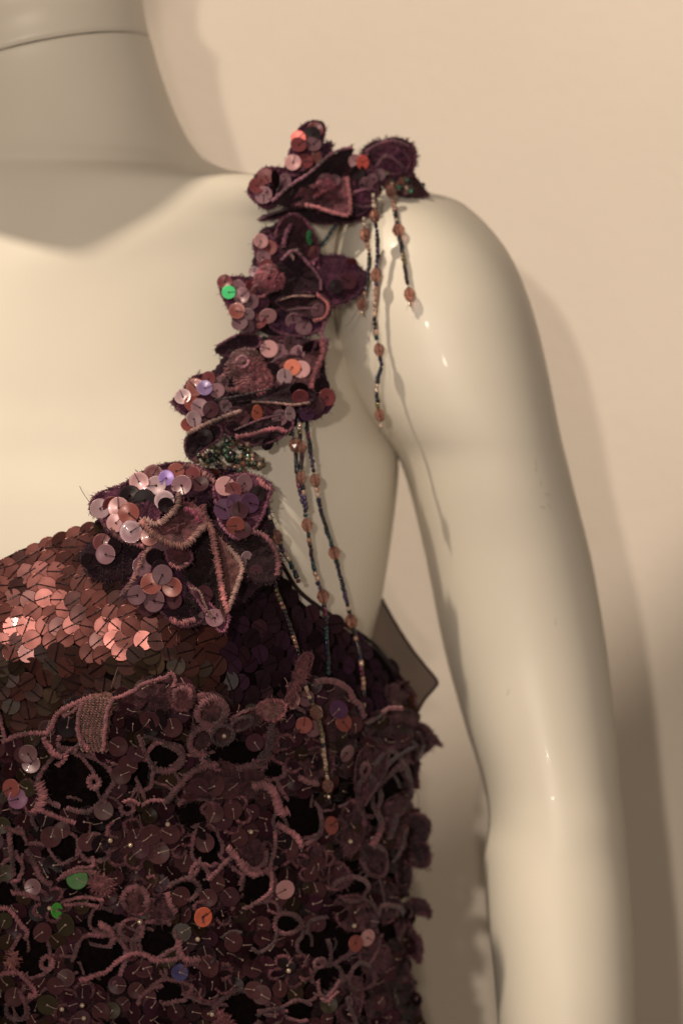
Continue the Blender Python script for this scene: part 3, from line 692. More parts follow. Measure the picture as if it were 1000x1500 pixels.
# the big flower where the strap meets the bodice
flower('lowest and largest strap flower, with a folded stitched edge, on the neckline',
 [dict(o=H([(150,760),(200,720),(300,700),(385,720),(400,800),(390,850),(320,900),(240,890),(190,850)], 3, 4), tint=T_DARK, edge=0, bulge=4, fz=.4, rings=10),
  dict(o=H([(132,746),(143,724),(180,710),(205,694),(240,681),(275,679),(302,690),(314,706),(292,722),(262,732),(238,748),(228,768),(208,788),(180,792),(158,776),(148,760)], 9, 13), tint=T_FAB, ew=6, et=T_CORD_D, fz=.9),
  dict(o=H([(118,815),(135,795),(165,790),(200,800),(205,830),(170,850),(135,845)], 5, 7), tint=T_DARK, edge=0, fz=2.0),
  dict(o=H([(178,872),(196,845),(205,815),(226,798),(252,810),(268,840),(274,872),(242,892),(205,884)], 10, 13), tint=T_PLUM, edge=(.0,.35), ew=5, et=T_CORD, fz=.8),
  dict(o=H([(234,886),(270,878),(302,895),(293,912),(267,918),(246,906)], 9, 12), tint=T_DARK, ew=5, et=T_CORD_D, fz=1.2),
  dict(o=H([(236,800),(300,786),(322,850),(326,892),(292,892),(258,862)], 12, 13), tint=(.015,.006,.008), edge=0, bulge=-2, fz=3.0),
  dict(o=H([(276,855),(295,870),(318,895),(336,900),(326,926),(308,906),(292,882)], 13, 15), tint=T_FAB, ew=5, et=T_CORD, fz=.8),
  dict(o=H([(314,712),(338,698),(370,696),(397,712),(392,732),(384,757),(366,782),(345,788),(324,768),(317,740)], 12, 15), tint=T_FAB, ew=6, et=T_CORD, fz=1.0),
  dict(o=H([(342,786),(370,774),(396,789),(410,815),(409,842),(395,854),(368,850),(350,832)], 11, 14), tint=(.02,.008,.012), bulge=-2, edge=0, fz=2.6),
  dict(o=[(213,762,22),(240,767,22),(259,738,23),(285,738,18),(306,764,24),(290,778,25),(272,799,26),(250,796,25),(225,784,24)], tint=(.13,.045,.055), bulge=-5, edge=0, rough=1.5, fz=.6),
  dict(o=[(244,806,16),(258,800,17),(275,804,17),(282,818,17),(270,830,18),(250,826,17)], tint=(.10,.03,.04), ew=5, et=T_CORD_D, bulge=-1.5),
  dict(o=[(305,768,25),(322,786,23),(345,813,22),(355,830,22),(349,856,22),(337,890,21),(327,905,20),(322,880,23),(318,840,25),(312,800,26)], tint=(.13,.055,.055), bulge=-2, edge=0, npl=11, pleat=.5, fz=.5)],
 [dict(p=[(262,722,24),(260,742,25),(245,758,25),(228,768,24),(212,760,23),(206,768,22)], w=10, t=T_TAN),
  dict(p=[(208,764,24),(225,783,26),(245,795,27),(260,799,28),(273,799,28),(288,783,28),(297,773,27),(306,769,27),(313,782,28)], w=11, t=(.33,.15,.14)),
  dict(p=[(310,776,28),(315,800,28),(320,830,27),(325,860,26),(330,885,25),(334,895,24)], w=10, t=(.34,.13,.14)),
  dict(p=[(334,893,24),(343,870,24),(351,848,24),(355,832,24),(348,817,23),(335,802,23)], w=8, t=T_TAN),
  dict(p=[(270,681,14),(288,686,15),(303,697,15),(315,706,15)], w=9, t=(.24,.10,.11)), dict(p=[(157,768,13),(172,786,14),(195,796,14),(212,800,14)], w=9, t=(.25,.09,.11)),
  dict(p=[(228,797,15),(212,812,16),(203,830,16),(196,848,15),(182,870,13)], w=8, t=(.25,.11,.11)),
  dict(p=[(362,778,16),(385,783,17),(400,800,17),(408,822,16),(406,842,15)], w=9, t=(.24,.09,.11)),
  dict(p=[(250,907,13),(265,913,14),(285,908,13)], w=10, t=(.30,.10,.12)), dict(p=[(250,826,18),(262,832,19),(274,826,19)], w=7, t=(.22,.08,.09)),
  dict(p=[(280,862,17),(292,866,18),(300,885,18),(310,905,17)], w=4, t=T_TAN), dict(p=[(270,745,21),(285,752,21),(292,765,22)], w=9, t=(.28,.06,.12)),
  dict(p=[(298,740,20),(300,755,21),(308,765,22)], w=10, t=(.22,.07,.09)), dict(p=[(378,702,17),(388,712,17),(395,716,16)], w=9, t=(.34,.13,.15))],
 [(147,745,14,'pal',14.5,0,.1),(165,741,14,'mar',15),(174,744,15,'pin',16,0,-.15),(189,752,15,'cop',17.6,0,-.1),(170,766,13,'pin',15),(192,779,16,'mau',17,.1,0),(190,725,15,'blk',15.5),(212,732,15,'blk',17,0,0),(204,706,14,'pin',14.5,.1,0),(225,695,14,'mar',15),(229,711,14,'pal',15.5),
  (244,700,11,'vio',17.4,0,0),(258,690,12,'cop',15),(266,711,15,'mau',16),(282,697,13,'mar',17),(293,709,13,'dk',17),(241,733,14,'pal',19,.15,0),(243,740,11,'blk',21,.2,0),(219,786,13,'ora' if 0 else 'cop',18),(150,795,13,'mar',10),(155,812,14,'mau',11.5),(131,823,13,'blk',9.5),(168,800,12,'blk',11),(238,795,12,'dus',18),
  (330,712,14,'pin',18.5,0,.2),(358,708,13,'mau',18,0,.5),(342,718,12,'mar',20.5),(329,746,15,'pur',20),(366,737,14,'pur',20.6),(350,748,13,'dk',22),(377,724,12,'blk',19),(345,770,13,'cop',21,.3,0),(344,736,12,'pur',21.5),(356,776,12,'dk',19),
  (208,830,14,'mau',16,0,.5),(226,816,12,'blk',18),(236,832,12,'blk',18.5),(222,855,15,'cop',18.3),(252,860,14,'cop',17.5,.3,0),(238,842,14,'dus',20,0,0),(201,872,14,'dus',14),(226,880,16,'dus',15),(255,880,12,'dk',14),(215,892,11,'dk',12),
  (315,905,13,'mau',17),(300,870,12,'dk',15.5),(362,820,12,'pal',11,0,.9),(375,838,10,'dk',12),(300,905,10,'dk',12)])

# ---------------------------------------------------------------- beads
def facet_bead():
    v = []; f = []; prof = [(0.35, -1.0), (0.78, -.62), (1.0, -.05), (0.98, .1), (0.75, .65), (0.35, 1.0)]
    for j, (r, z) in enumerate(prof):
        for k in range(8):
            a = 2*math.pi*(k + .5*(j % 2))/8; v.append((r*math.cos(a)*.0026, r*math.sin(a)*.0026, z*.0031))
    for j in range(5):
        for k in range(8):
            k2 = (k+1) % 8; a, b, c, d = j*8+k, j*8+k2, (j+1)*8+k2, (j+1)*8+k
            if j % 2: f += [(a, b, c), (a, c, d)]
            else: f += [(a, b, d), (b, c, d)]
    f.append(tuple(range(7, -1, -1))); f.append(tuple(40 + k for k in range(8)))
    return mesh_from('crystal_bead', [Vector(x) for x in v], f, None, M['crystal'], smooth=False)
BEAD = facet_bead()
SEEDC = [(.018,.022,.05), (.012,.012,.02), (.40,.22,.17), (.50,.32,.25), (.13,.025,.06), (.02,.05,.06), (.06,.04,.10), (.15,.11,.05), (.58,.45,.38), (.03,.012,.02), (.02,.02,.045), (.02,.015,.02)]
def seed_bead(mb, p, d, L=.0020, r=.00105, tint=None):
    d = Vector(d).normalized(); t = tint or random.choice(SEEDC)
    mb.tube([p - d*L*.5, p - d*L*.42, p + d*L*.42, p + d*L*.5], [r*.7, r, r, r*.7], 7, jit(t, .3))
def strand(pts, big, label, seedbias=None, tail=True):
    """pts rows (px, py, depth y); big = distances as fractions of the way where the crystals sit"""
    st = empty('bead_strand', dress); st['label'] = label
    c = curve_pts(pts, 1.0); W = [P(q[0], q[1], q[2]) for q in c]
    d = [0]
    for i in range(1, len(W)): d.append(d[-1] + (W[i]-W[i-1]).length)
    L = d[-1]
    def at(t):
        t = max(0, min(L, t)); i = int(np.searchsorted(d, t)); i = max(1, min(len(W)-1, i))
        u = (t - d[i-1]) / max(1e-9, d[i]-d[i-1]); return W[i-1].lerp(W[i], u), (W[i]-W[i-1]).normalized()
    bigs = [b * L for b in big]; mb = MB()
    mb.tube([W[i] for i in range(0, len(W), 4)] + [W[-1]], 0.00022, 4, (.05, .03, .03))
    for b in bigs:
        p, t = at(b); o = link('crystal_bead', BEAD, st); sc_ = random.uniform(.92, 1.1)
        o.matrix_world = Matrix.Translation(p) @ t.to_track_quat('Z', 'Y').to_matrix().to_4x4() @ Matrix.Rotation(random.uniform(0, 3), 4, 'Z') @ Matrix.Scale(sc_, 4)
    t = 0.0011; run = random.choice(SEEDC); left = random.randint(1, 3)
    while t < L:
        if min([abs(t - b) for b in bigs] + [9]) > .0039:
            if left <= 0: run = random.choice(seedbias or SEEDC); left = random.randint(1, 3)
            p, tt = at(t); Ls = random.uniform(.0014, .0026)
            seed_bead(mb, p + Vector((random.uniform(-.0002, .0002), 0, 0)), tt + Vector((random.gauss(0, .1), 0, 0)), Ls, random.uniform(.00085, .00112), run); left -= 1
            t += Ls * .5 + .0011
        else: t += .0006
    if tail:
        p, tt = at(L); seed_bead(mb, p + Vector((.0001, -.0002, -.0032)), (1, 0, 0), .0013, .0009, (.6, .42, .33))
        for q in range(2): fuzz(mb, p - Vector((0, 0, .003)), (random.uniform(-.8, .8), -.1, -1), .004, .00008, (.2, .12, .1))
    o = mb.build('seed_beads', M['seed'], st); o['kind'] = 'stuff'
    return st
def dep(px, py, h):   # millimetres in front of whatever stands behind that place
    r = hit(px, py); return r[0].y - h/1000
random.seed(11)
strand([(572,277,dep(575,300,9)),(577,305,dep(577,305,6)),(584,341,dep(584,341,5)),(590,375,dep(590,375,4)),(596,410,dep(596,410,4)),(600,434,dep(600,434,4))], [.02,.42,.985], 'short bead strand hanging furthest out on the shoulder', tail=True)
y0 = dep(550, 420, 9)
strand([(546,283,y0-.004),(549,318,y0-.002),(553,360,y0),(551,402,y0),(550,440,y0),(549,475,y0),(555,512,y0-.001),(558,535,y0),(552,562,y0-.002),(553,590,y0-.003),(557,613,y0-.004)], [.10,.36,.69,.985], 'long bead strand hanging down in front of the arm')
strand([(532,318,y0+.001),(535,344,y0+.002),(541,372,y0+.003),(539,400,y0+.003),(535,425,y0+.003),(529,447,y0+.004)], [.2,.985], 'short bead strand just left of the long arm strand')
r_ = hit(480, 345)[0].y
strand([(497,322,r_-.006),(488,335,r_-.004),(478,350,r_-.004),(466,364,r_-.006)], [], 'short bead link between the two top flowers', [(.04,.08,.10),(.03,.05,.07),(.5,.4,.3)], tail=False)
BB = lambda pts, h: [(x, y, dep(x, y, h + 3*(y > 850) + 18*max(0, 1-(y-600)/350.0))) for x, y in pts]
strand(BB([(421,612),(428,635),(432,655),(435,690),(438,715),(446,745),(449,767),(454,800),(461,835),(468,860),(473,874),(477,905),(478,935),(480,965),(481,990)], 4), [.11,.41,.69], 'bead strand from the third flower ending at the lace top', tail=False)
strand(BB([(437,612),(440,640),(442,660),(441,700),(445,725),(449,748)], 6), [.33,.66], 'short doubled bead strand beside the middle fringe', tail=False)
strand(BB([(448,612),(454,655),(461,700),(468,740),(478,775),(488,805),(496,835),(506,875),(515,911),(523,945),(530,985),(533,1022)], 4), [.215,.47,.74], 'rightmost bead strand of the middle fringe')
strand(BB([(386,725),(393,752),(404,783),(414,805),(427,828),(437,852)], 13), [.46], 'short bead strand from the big flower over the underarm', tail=False)
strand([(x, y, dep(x, y, 15)) for x, y in [(398,830),(403,860),(415,893),(428,930),(437,958),(442,990),(452,1018),(463,1042),(470,1070),(474,1100),(477,1130),(481,1156)]], [.655,.985], 'bead strand running from the big flower down over the lace', [(.30,.16,.12),(.2,.13,.08),(.4,.28,.22),(.03,.02,.03),(.02,.015,.03),(.12,.09,.05)])
# clusters of beads sewn between the flowers
def cluster(pts, label, n, pal, pos, spread):
    cl = empty('bead_cluster', dress); cl['label'] = label; mb = MB()
    for i in range(n):
        cx_, cy_ = random.choice(pts); x = random.gauss(cx_, spread); y = random.gauss(cy_, spread * .7); h = random.uniform(4, 13)
        p = pos(x, y, h)
        if random.random() < .16:
            o = link('crystal_bead', BEAD, cl); o.matrix_world = Matrix.Translation(p) @ Matrix.Rotation(random.uniform(0, 3), 4, random.choice('XYZ')) @ Matrix.Scale(random.uniform(.5, .8), 4)
        else:
            seed_bead(mb, p, (random.gauss(0, 1), random.gauss(0, .5), random.gauss(0, 1)), random.uniform(.0014, .0026), random.uniform(.0008, .0014), random.choice(pal))
    o = mb.build('seed_beads', M['seed'], cl); o['kind'] = 'stuff'
cluster([(300,672),(320,680),(340,668),(345,685),(365,670),(375,680),(322,660),(335,650),(360,655)], 'bead cluster between the third and the big flower', 150, [(.02,.03,.02),(.03,.02,.04),(.25,.15,.12),(.10,.08,.05),(.02,.02,.02),(.05,.10,.07)], fpos, 6)
cluster([(545,245),(555,262),(565,250),(575,265),(585,270),(550,275),(595,275)], 'bead cluster on top of the shoulder', 120, [(.10,.09,.06),(.05,.18,.12),(.3,.2,.14),(.12,.05,.07),(.03,.03,.03)], spos, 7)
# threads: the strap joint and loose ends
mb = MB()
def thread(mb, pts, r=.00013, tint=(.12,.07,.06)): mb.tube([P(*q) for q in curve_pts(pts, 4)], r, 4, tint)
for pts in [[(131,735,fbase(0,740)-.012),(122,722,fbase(0,740)-.014),(117,712,fbase(0,740)-.016)], [(173,978,dep(173,978,3)),(168,992,dep(168,992,6)),(163,1008,dep(163,1008,9))],
            [(525,452,y0),(512,472,y0+.002),(505,478,y0+.002)], [(545,470,y0),(543,482,y0),(540,500,y0)]]:
    mb = MB(); thread(mb, pts); mb.build('loose_thread', M['cord'], dress)
# sheer net panel that stands away from the back under the arm
mb = MB()
pn = [(530,945,.02),(540,912,.022),(552,882,.026),(558,875,.028),(566,890,.03),(582,918,.03),(604,952,.028),(622,975,.024),(640,998,.018),(634,1010,.014),(622,1024,.010),(610,1045,.004),(600,1062,0.0),(575,1050,-.002),(550,1000,.006)]
o_ = curve_pts(pn, 4, True); c_ = sum(o_)/len(o_); vs = []; n_ = len(o_)
for r in range(7):
    u = 1 - r/6
    for q in o_:
        z = c_ + (q - c_)*u; vs.append(P(z[0], z[1], z[2] + .0016*math.sin(z[0]*.09 + z[1]*.05)))
fs = [(r*n_+k, r*n_+(k+1) % n_, (r+1)*n_+(k+1) % n_, (r+1)*n_+k) for r in range(6) for k in range(n_)]
mb.add(vs, fs); mb.build('sheer_panel', M['net'], dress)
mb = MB(); mb.tube([P(*q) for q in curve_pts(pn[3:13], 3)], .0006, 6, (.03,.012,.012)); mb.build('panel_binding', M['fabric'], dress)
mb = MB()
mb.tube([surf(q[0], q[1], .4)[0] for q in curve_pts([(392,790),(415,830),(440,868),(490,905),(545,942),(580,985),(608,1020)], 4)], .0009, 6, (.02,.008,.01)); mb.build('armhole_binding', M['fabric'], dress)
# ================================================================ the openwork lace over the bodice
random.seed(3)
lace = empty('lace_overlay', dress)
lpos = lambda px, py, h: surf(px, py, h)[0]
HOLES = [(112,1140,42,36),(340,1093,38,24),(241,1098,20,15),(208,1128,13,20),(283,1185,22,17),(300,1236,17,24),(372,1296,22,20),(432,1196,27,26),(96,1238,17,18),(28,1232,10,18),(140,1240,16,16),(145,1402,30,30),(228,1372,26,22),(352,1478,34,22),
         (470,1378,34,26),(472,1430,19,17),(50,1395,24,30),(10,1305,14,18),(150,1345,16,15),(560,1150,22,40),(135,1300,14,10),(20,1270,12,14),(435,1160,0,0),(530,1165,12,24),(395,1125,14,10),(60,1100,0,0),(250,1450,22,14),(30,1475,14,14),(270,1300,16,12),(505,1300,18,14),
         (540,1260,14,18),(590,1100,6,12),(105,1080,14,10),(185,1180,8,6),(415,1350,14,12),(430,1480,18,12),(560,1350,16,22),(520,1430,14,16),(335,1350,0,0),(90,1450,0,0)]
def in_hole(x, y, m=1.0):
    return any(a > 0 and ((x-hx)/(a*m))**2 + ((y-hy)/(b*m))**2 < 1 for hx, hy, a, b in HOLES)
LT = [(-30,1030),(0,1042),(10,1080),(60,1068),(90,1036),(130,1015),(170,1010),(215,996),(250,984),(275,1000),(300,1008),(330,1022),(370,1030),(400,1015),(420,960),(436,962),(445,995),(480,998),(500,1010),(515,1035),(525,1062),(548,1045),(570,1040),(585,1015),(600,1040),(640,1075)]
def lace_top(x): return float(np.interp(x, [p[0] for p in LT], [p[1] for p in LT]))
HOLES = [(a, b, c*1.12, e*1.12) for a, b, c, e in HOLES]
def near_hole(x, y, m):
    return any(a > 0 and ((x-hx)/(a+m))**2 + ((y-hy)/(b+m))**2 < 1 for hx, hy, a, b in HOLES)
def in_lace(x, y): return y > lace_top(x) + 6 and x < 604
# ground of small cloth pieces between the holes
base = MB(); cnt = 0
yy = 1000
while yy < 1545:
    xx = -22 + random.uniform(0, 10)
    while xx < 604:
        x = xx + random.uniform(-7, 7); y = yy + random.uniform(-7, 7)
        if in_lace(x, y) and not near_hole(x, y, 10):
            r0 = random.uniform(10, 17); a0 = random.uniform(0, 6.28); el = random.uniform(.6, 1.0)
            if x > 480: r0 *= .9; el *= .65
            out = [(x + r0*math.cos(a)*(1+.15*math.sin(3*a+a0)), y + r0*el*math.sin(a)*(1+.15*math.cos(2*a+a0)), random.uniform(1.2, 3.0)) for a in np.linspace(0, 6.28, 8)[:-1]]
            patch(base, out, lpos, tint=jit(random.choice([(.024,.008,.012), (.036,.012,.017), (.014,.005,.008)]), .3), bulge=random.uniform(0, 1.5), pleat=.3, step=6, rings=3, fz=.25)
            cnt += 1
        xx += 19
    yy += 16.5
o = base.build('lace_ground', M['fabric'], lace); o['kind'] = 'stuff'
def lcord(mb, pts, w, t, h=4.0, closed=False):
    q = curve_pts(pts, 3.5, closed)
    if closed: q.append(q[0])
    hh = [h + .9*noise.noise((p[0]*.06, p[1]*.06, 2.2)) for p in q]
    cord(mb, [lpos(p[0] + .8*noise.noise((p[0]*.3, p[1]*.3, 7)), p[1] + .8*noise.noise((p[0]*.3, p[1]*.3, 1)), k) for p, k in zip(q, hh)], w*S, t, loose=.22)
    for k in range(int(len(q) * 3.0)):
        p = random.choice(q); fuzz(mb, lpos(p[0], p[1], h + 1), (random.uniform(-1, 1), -.6, random.uniform(-1, 1)), random.uniform(.0005, .0015), tint=jit(t, .3))
# scalloped borders round the openings, joined to one another by twisted bars
hb = MB()
for hx, hy, a, b in HOLES:
    if a <= 0: continue
    a0 = random.uniform(0, 6.28); ln = random.uniform(4.2, 6.1); k_ = random.randint(3, 5)
    pts = [(hx + a*1.10*math.cos(t)*(1+.09*math.sin(k_*t+a0)), hy + b*1.12*math.sin(t)*(1+.09*math.cos(k_*t+a0))) for t in np.linspace(a0, a0+ln, 14)]
    pts = [p for p in pts if in_lace(*p)]
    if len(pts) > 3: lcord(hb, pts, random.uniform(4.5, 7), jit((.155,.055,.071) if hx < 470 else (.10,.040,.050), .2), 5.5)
    near = sorted([q for q in HOLES if q[2] > 0 and (q[0], q[1]) != (hx, hy)], key=lambda q: (q[0]-hx)**2 + (q[1]-hy)**2)[:2]
    for q in near:
        d_ = Vector((q[0]-hx, q[1]-hy)); L_ = d_.length; d_ /= L_
        p0 = Vector((hx, hy)) + d_ * min(a, b) * 1.1; p1 = Vector((q[0], q[1])) - d_ * min(q[2], q[3]) * 1.1
        if (p1 - p0).dot(d_) > 6:
            m_ = (p0 + p1) / 2 + Vector((-d_.y, d_.x)) * random.uniform(-8, 8)
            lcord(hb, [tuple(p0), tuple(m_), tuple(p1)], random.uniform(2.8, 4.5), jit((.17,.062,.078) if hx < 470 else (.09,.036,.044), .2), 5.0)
o = hb.build('hole_border', M['cord'], lace); o['kind'] = 'stuff'
# flowers worked in the lace: stitched petals round a heart
for fx, fy, fr, npet in [(188,1232,38,7),(120,1472,36,6),(78,1322,26,5),(300,1432,34,6),(452,1262,28,5),(428,1096,32,6),(328,1186,32,6),(420,1420,26,5),(310,1330,26,5),(40,1165,28,5),(215,1300,22,5),(505,1212,24,5),(255,1228,26,5),(395,1250,22,5)]:
    for k in range(npet):
        a_ = 2*math.pi*k/npet + fx; w_ = fr * .36; mb = MB()
        ux, uy = math.cos(a_), math.sin(a_)
        loc = [(.18,0),(.45,.8),(.8,1),(1.05,.45),(1.08,-.3),(.82,-1),(.45,-.8)]
        pl = [(fx + fr*u*ux - w_*v*uy, fy + (fr*u*uy + w_*v*ux)*.9) for u, v in loc]
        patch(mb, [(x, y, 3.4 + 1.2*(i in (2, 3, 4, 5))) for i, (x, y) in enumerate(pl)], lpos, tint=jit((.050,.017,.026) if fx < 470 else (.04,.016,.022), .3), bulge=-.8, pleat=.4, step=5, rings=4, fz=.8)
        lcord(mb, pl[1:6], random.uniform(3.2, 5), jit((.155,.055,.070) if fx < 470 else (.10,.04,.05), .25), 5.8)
        mb.build('lace_petal', M['fabric'], lace)
# bridges: thin twisted bars
br = MB()
for i in range(70):
    x = random.uniform(-10, 590); y = random.uniform(1040, 1500)
    if not in_lace(x, y): continue
    an = random.uniform(-1.9, -.9) if random.random() < .6 else random.uniform(0, 6.28); L_ = random.uniform(14, 34)
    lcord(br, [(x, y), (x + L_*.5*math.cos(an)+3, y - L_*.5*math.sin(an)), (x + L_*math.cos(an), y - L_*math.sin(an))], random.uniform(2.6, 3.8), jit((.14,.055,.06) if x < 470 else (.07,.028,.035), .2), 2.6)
o = br.build('bridge_bars', M['cord'], lace); o['kind'] = 'stuff'
PK = (.26,.092,.112); MD = (.15,.053,.067); DM = (.065,.025,.033)
CORDS = [ # width, tint, height, points
 (5,MD,4,[(-6,1034),(0,1040),(5,1060),(10,1078)]), (7,PK,5,[(6,1080),(30,1070),(55,1066),(70,1067),(78,1060),(84,1048),(90,1038),(105,1028),(122,1020),(140,1013)]), (5,PK,5.5,[(100,1040),(112,1034),(122,1026),(136,1022)]),
 (6,PK,9,[(130,1018),(124,1035),(121,1055),(126,1072),(134,1084)]), (5,PK,9.5,[(172,1013),(164,1028),(161,1050),(158,1070),(156,1084)]),
 (9,PK,6,[(68,1072),(75,1085),(84,1096),(94,1100)]), (4,MD,5,[(96,1100),(108,1090),(122,1082)]), (7,PK,5,[(88,1114),(97,1108),(101,1100)]), (5,MD,5,[(116,1088),(114,1096),(124,1102),(132,1112),(138,1120),(140,1126)]),
 (15,PK,5,[(60,1142),(66,1155),(65,1168),(60,1180)]), (4,MD,4,[(144,1150),(147,1162),(156,1169)]), (5,PK,6,[(170,1014),(185,1010),(200,1002),(215,995),(240,986),(250,982),(255,988),(252,996)]),
 (5,MD,4,[(205,1067),(210,1085),(217,1100),(222,1110)]), (10,MD,6,[(222,1113),(238,1119),(255,1115),(265,1101),(262,1088),(250,1080),(239,1076)]), (3.5,DM,4,[(212,1067),(228,1072),(240,1076)]),
 (10,MD,7,[(243,1166),(252,1152),(262,1138),(275,1122),(290,1112),(312,1107)]), (11,DM,5,[(388,1055),(388,1075),(384,1092),(374,1104)]), (6,MD,5,[(374,1104),(356,1113),(340,1115)]), (4,MD,4,[(198,1132),(206,1148),(212,1166)]),
 (5,PK,6,[(180,1168),(190,1164),(202,1170)]), (5,PK,6,[(207,1172),(222,1163),(240,1165)]), (4,PK,5,[(330,1045),(345,1035),(362,1031),(374,1030)]),
 (7,PK,5,[(48,1184),(62,1182),(78,1188),(95,1195),(112,1200)]), (6,MD,5,[(50,1185),(51,1200),(58,1210)]), (8,MD,5,[(8,1208),(25,1212),(36,1216)]), (7,MD,5,[(15,1215),(18,1235),(20,1255),(22,1278)]),
 (9,MD,5,[(42,1240),(52,1256),(60,1275),(70,1287),(80,1292)]), (5,PK,6,[(90,1285),(100,1275),(115,1267),(130,1266),(138,1262),(135,1250)]), (4,PK,7,[(96,1282),(110,1273),(128,1271),(140,1272)]), (7,PK,5,[(20,1303),(40,1305),(62,1313)]),
 (5,PK,6,[(100,1322),(120,1320),(142,1323)]), (5,PK,5,[(95,1318),(120,1311),(148,1314)]), (7,PK,5,[(-6,1326),(15,1327),(25,1338),(35,1352),(45,1360),(42,1371)]),
 (10,PK,7,[(324,1235),(334,1245),(342,1256),(352,1268),(365,1276),(378,1272)]), (7,MD,6,[(300,1284),(310,1272),(318,1262),(328,1252)]), (7,MD,5,[(276,1282),(280,1266),(290,1261),(299,1273),(302,1284)]),
 (6,PK,6,[(350,1327),(365,1322),(380,1313),(392,1302),(394,1285),(392,1262),(398,1236),(397,1212)]), (9,PK,7,[(246,1303),(251,1318),(257,1331)]), (10,PK,5,[(143,1350),(157,1358),(163,1372),(156,1383)]), (5,MD,5,[(156,1383),(140,1381),(130,1378)]),
 (8,PK,6,[(-5,1424),(25,1420),(40,1426),(52,1440),(60,1453),(50,1456)]), (7,PK,6,[(118,1433),(135,1425),(150,1420),(165,1406),(180,1396),(195,1392),(215,1395),(228,1403),(250,1403),(263,1399)]), (3.5,MD,4,[(190,1374),(192,1391)]), (3.5,MD,4,[(205,1375),(207,1392)]), (3.5,MD,4,[(117,1406),(123,1422)]),
 (6,MD,5,[(33,1448),(42,1465),(45,1484),(34,1491),(27,1482)]), (10,PK,7,[(262,1374),(262,1390),(273,1402),(286,1401)]), (6,MD,6,[(200,1468),(210,1455),(225,1445),(241,1441)]),
 (13,PK,6,[(362,1144),(380,1142),(391,1150),(399,1168),(403,1184),(414,1182)]), (8,PK,6,[(428,1132),(440,1140),(452,1142)]), (9,PK,5,[(400,1202),(415,1212),(426,1222),(431,1236)]), (6,MD,5,[(436,1232),(450,1225),(458,1214),(460,1194)]),
 (9,MD,6,[(533,1184),(540,1200),(536,1218),(527,1234)]), (3.5,DM,6,[(552,1100),(546,1128),(531,1155),(520,1176)]), (5,MD,6,[(452,1434),(456,1455),(470,1458),(485,1446),(491,1434)]), (4,PK,7,[(455,1462),(472,1464),(488,1451)]), (6,DM,5,[(378,1486),(390,1478),(406,1475)]),
 (6,PK,8,[(537,1046),(548,1040),(563,1041)]), (4,DM,6,[(520,1060),(533,1054),(545,1046)]), (5,DM,6,[(548,1120),(560,1108),(575,1098),(585,1092)]), (4,DM,6,[(590,1110),(598,1090),(592,1072)]),
 (5,DM,5,[(440,1365),(438,1350),(450,1342),(470,1340)]), (6,DM,5,[(472,1372),(478,1390),(476,1408),(466,1412)]), (5,DM,5,[(500,1480),(506,1465),(498,1462),(510,1490),(512,1505)]), (5,MD,6,[(432,1038),(420,1030),(408,1020)]),
 (8,MD,6,[(445,998),(462,996),(480,1000),(494,1010),(500,1024)]), (8,MD,6,[(500,1024),(512,1036),(517,1050)]), (5,DM,5,[(560,1260),(570,1240),(575,1215)]), (7,DM,6,[(552,1225),(560,1205),(565,1190)]), (5,MD,5,[(170,1362),(176,1348),(190,1341),(208,1346)]), (4,DM,5,[(316,1370),(330,1360),(346,1362)]), (5,DM,4,[(402,1360),(395,1380),(380,1392),(368,1386)]),
]
for w_, t_, h_, pts in CORDS:
    mb = MB(); lcord(mb, pts, w_*0.95, jit(t_, .1), h_ + 3); mb.build('stitched_cord', M['cord'], lace)
def ringc(cx, cy, rx, ry, w_, t_, h_, rot=0.0, a0=0, a1=6.283):
    mb = MB(); cl = a1 - a0 > 6.2
    pts = [(cx + rx*math.cos(t)*math.cos(rot) - ry*math.sin(t)*math.sin(rot), cy + rx*math.cos(t)*math.sin(rot) + ry*math.sin(t)*math.cos(rot)) for t in (np.linspace(a0, a1, 13)[:-1] if cl else np.linspace(a0, a1, 12))]
    lcord(mb, pts, w_*1.1, t_, h_ + 3, cl); mb.build('eyelet', M['cord'], lace)
ringc(140,1138,7,9.5,7,PK,6); ringc(75,1407,8,10,6,PK,6); ringc(303,1032,19,18,9,MD,7); ringc(292,1073,17,20,8,MD,7,0,1.2,5.6); ringc(518,1123,5,9.5,5,MD,7,.2); ringc(456,1408,10,6.5,4,MD,6,-.4); ringc(190,1358,19,15,7,MD,6,0,-.6,3.9); ringc(195,1312,20,18,8,MD,7,0,2.4,6.8)
ringc(264,1008,11,9,6,MD,7,0,2.6,6.6); ringc(317,1062,14,14,4,DM,9); ringc(366,1248,19,19,6,MD,7,0,-.4,2.6); ringc(345,1050,16,8,4,DM,6,-.4)
# cloth motifs
def motif(name, out, h, tint, dh=None, ew=5, et=MD, **k):
    mb = MB(); oo = patch(mb, H(out, h, dh), lpos, tint=tint, **k)
    if ew: cord(mb, [lpos(q[0], q[1], q[2] + .4) for q in oo] + [lpos(oo[0][0], oo[0][1], oo[0][2] + .4)], ew*S, et)
    return mb.build(name, M['fabric'], lace)
motif('stitched_band', [(129,1020),(142,1012),(166,1008),(171,1015),(166,1040),(161,1072),(160,1088),(152,1092),(140,1085),(127,1072),(122,1052)], 6, (.16,.075,.065), 9, 0, bulge=1.5, fz=.4)
mb = MB()      # the rows of satin stitch on the band
for j in range(24):
    u = j/23.0; y = 1014 + 74*u
    for k in range(7):
        x0 = 126 + 5*math.cos(u*5) + k*5.4 - 4*u; 
        mb.tube([lpos(x0 + random.uniform(-1, 1), y + random.uniform(-1, 1), 9.0), lpos(x0 + 3, y + 1.5, 10.2 + random.uniform(0, .5)), lpos(x0 + 6, y + random.uniform(-1, 2), 9.0)], .00036, 3, jit((.27,.12,.11), .35))
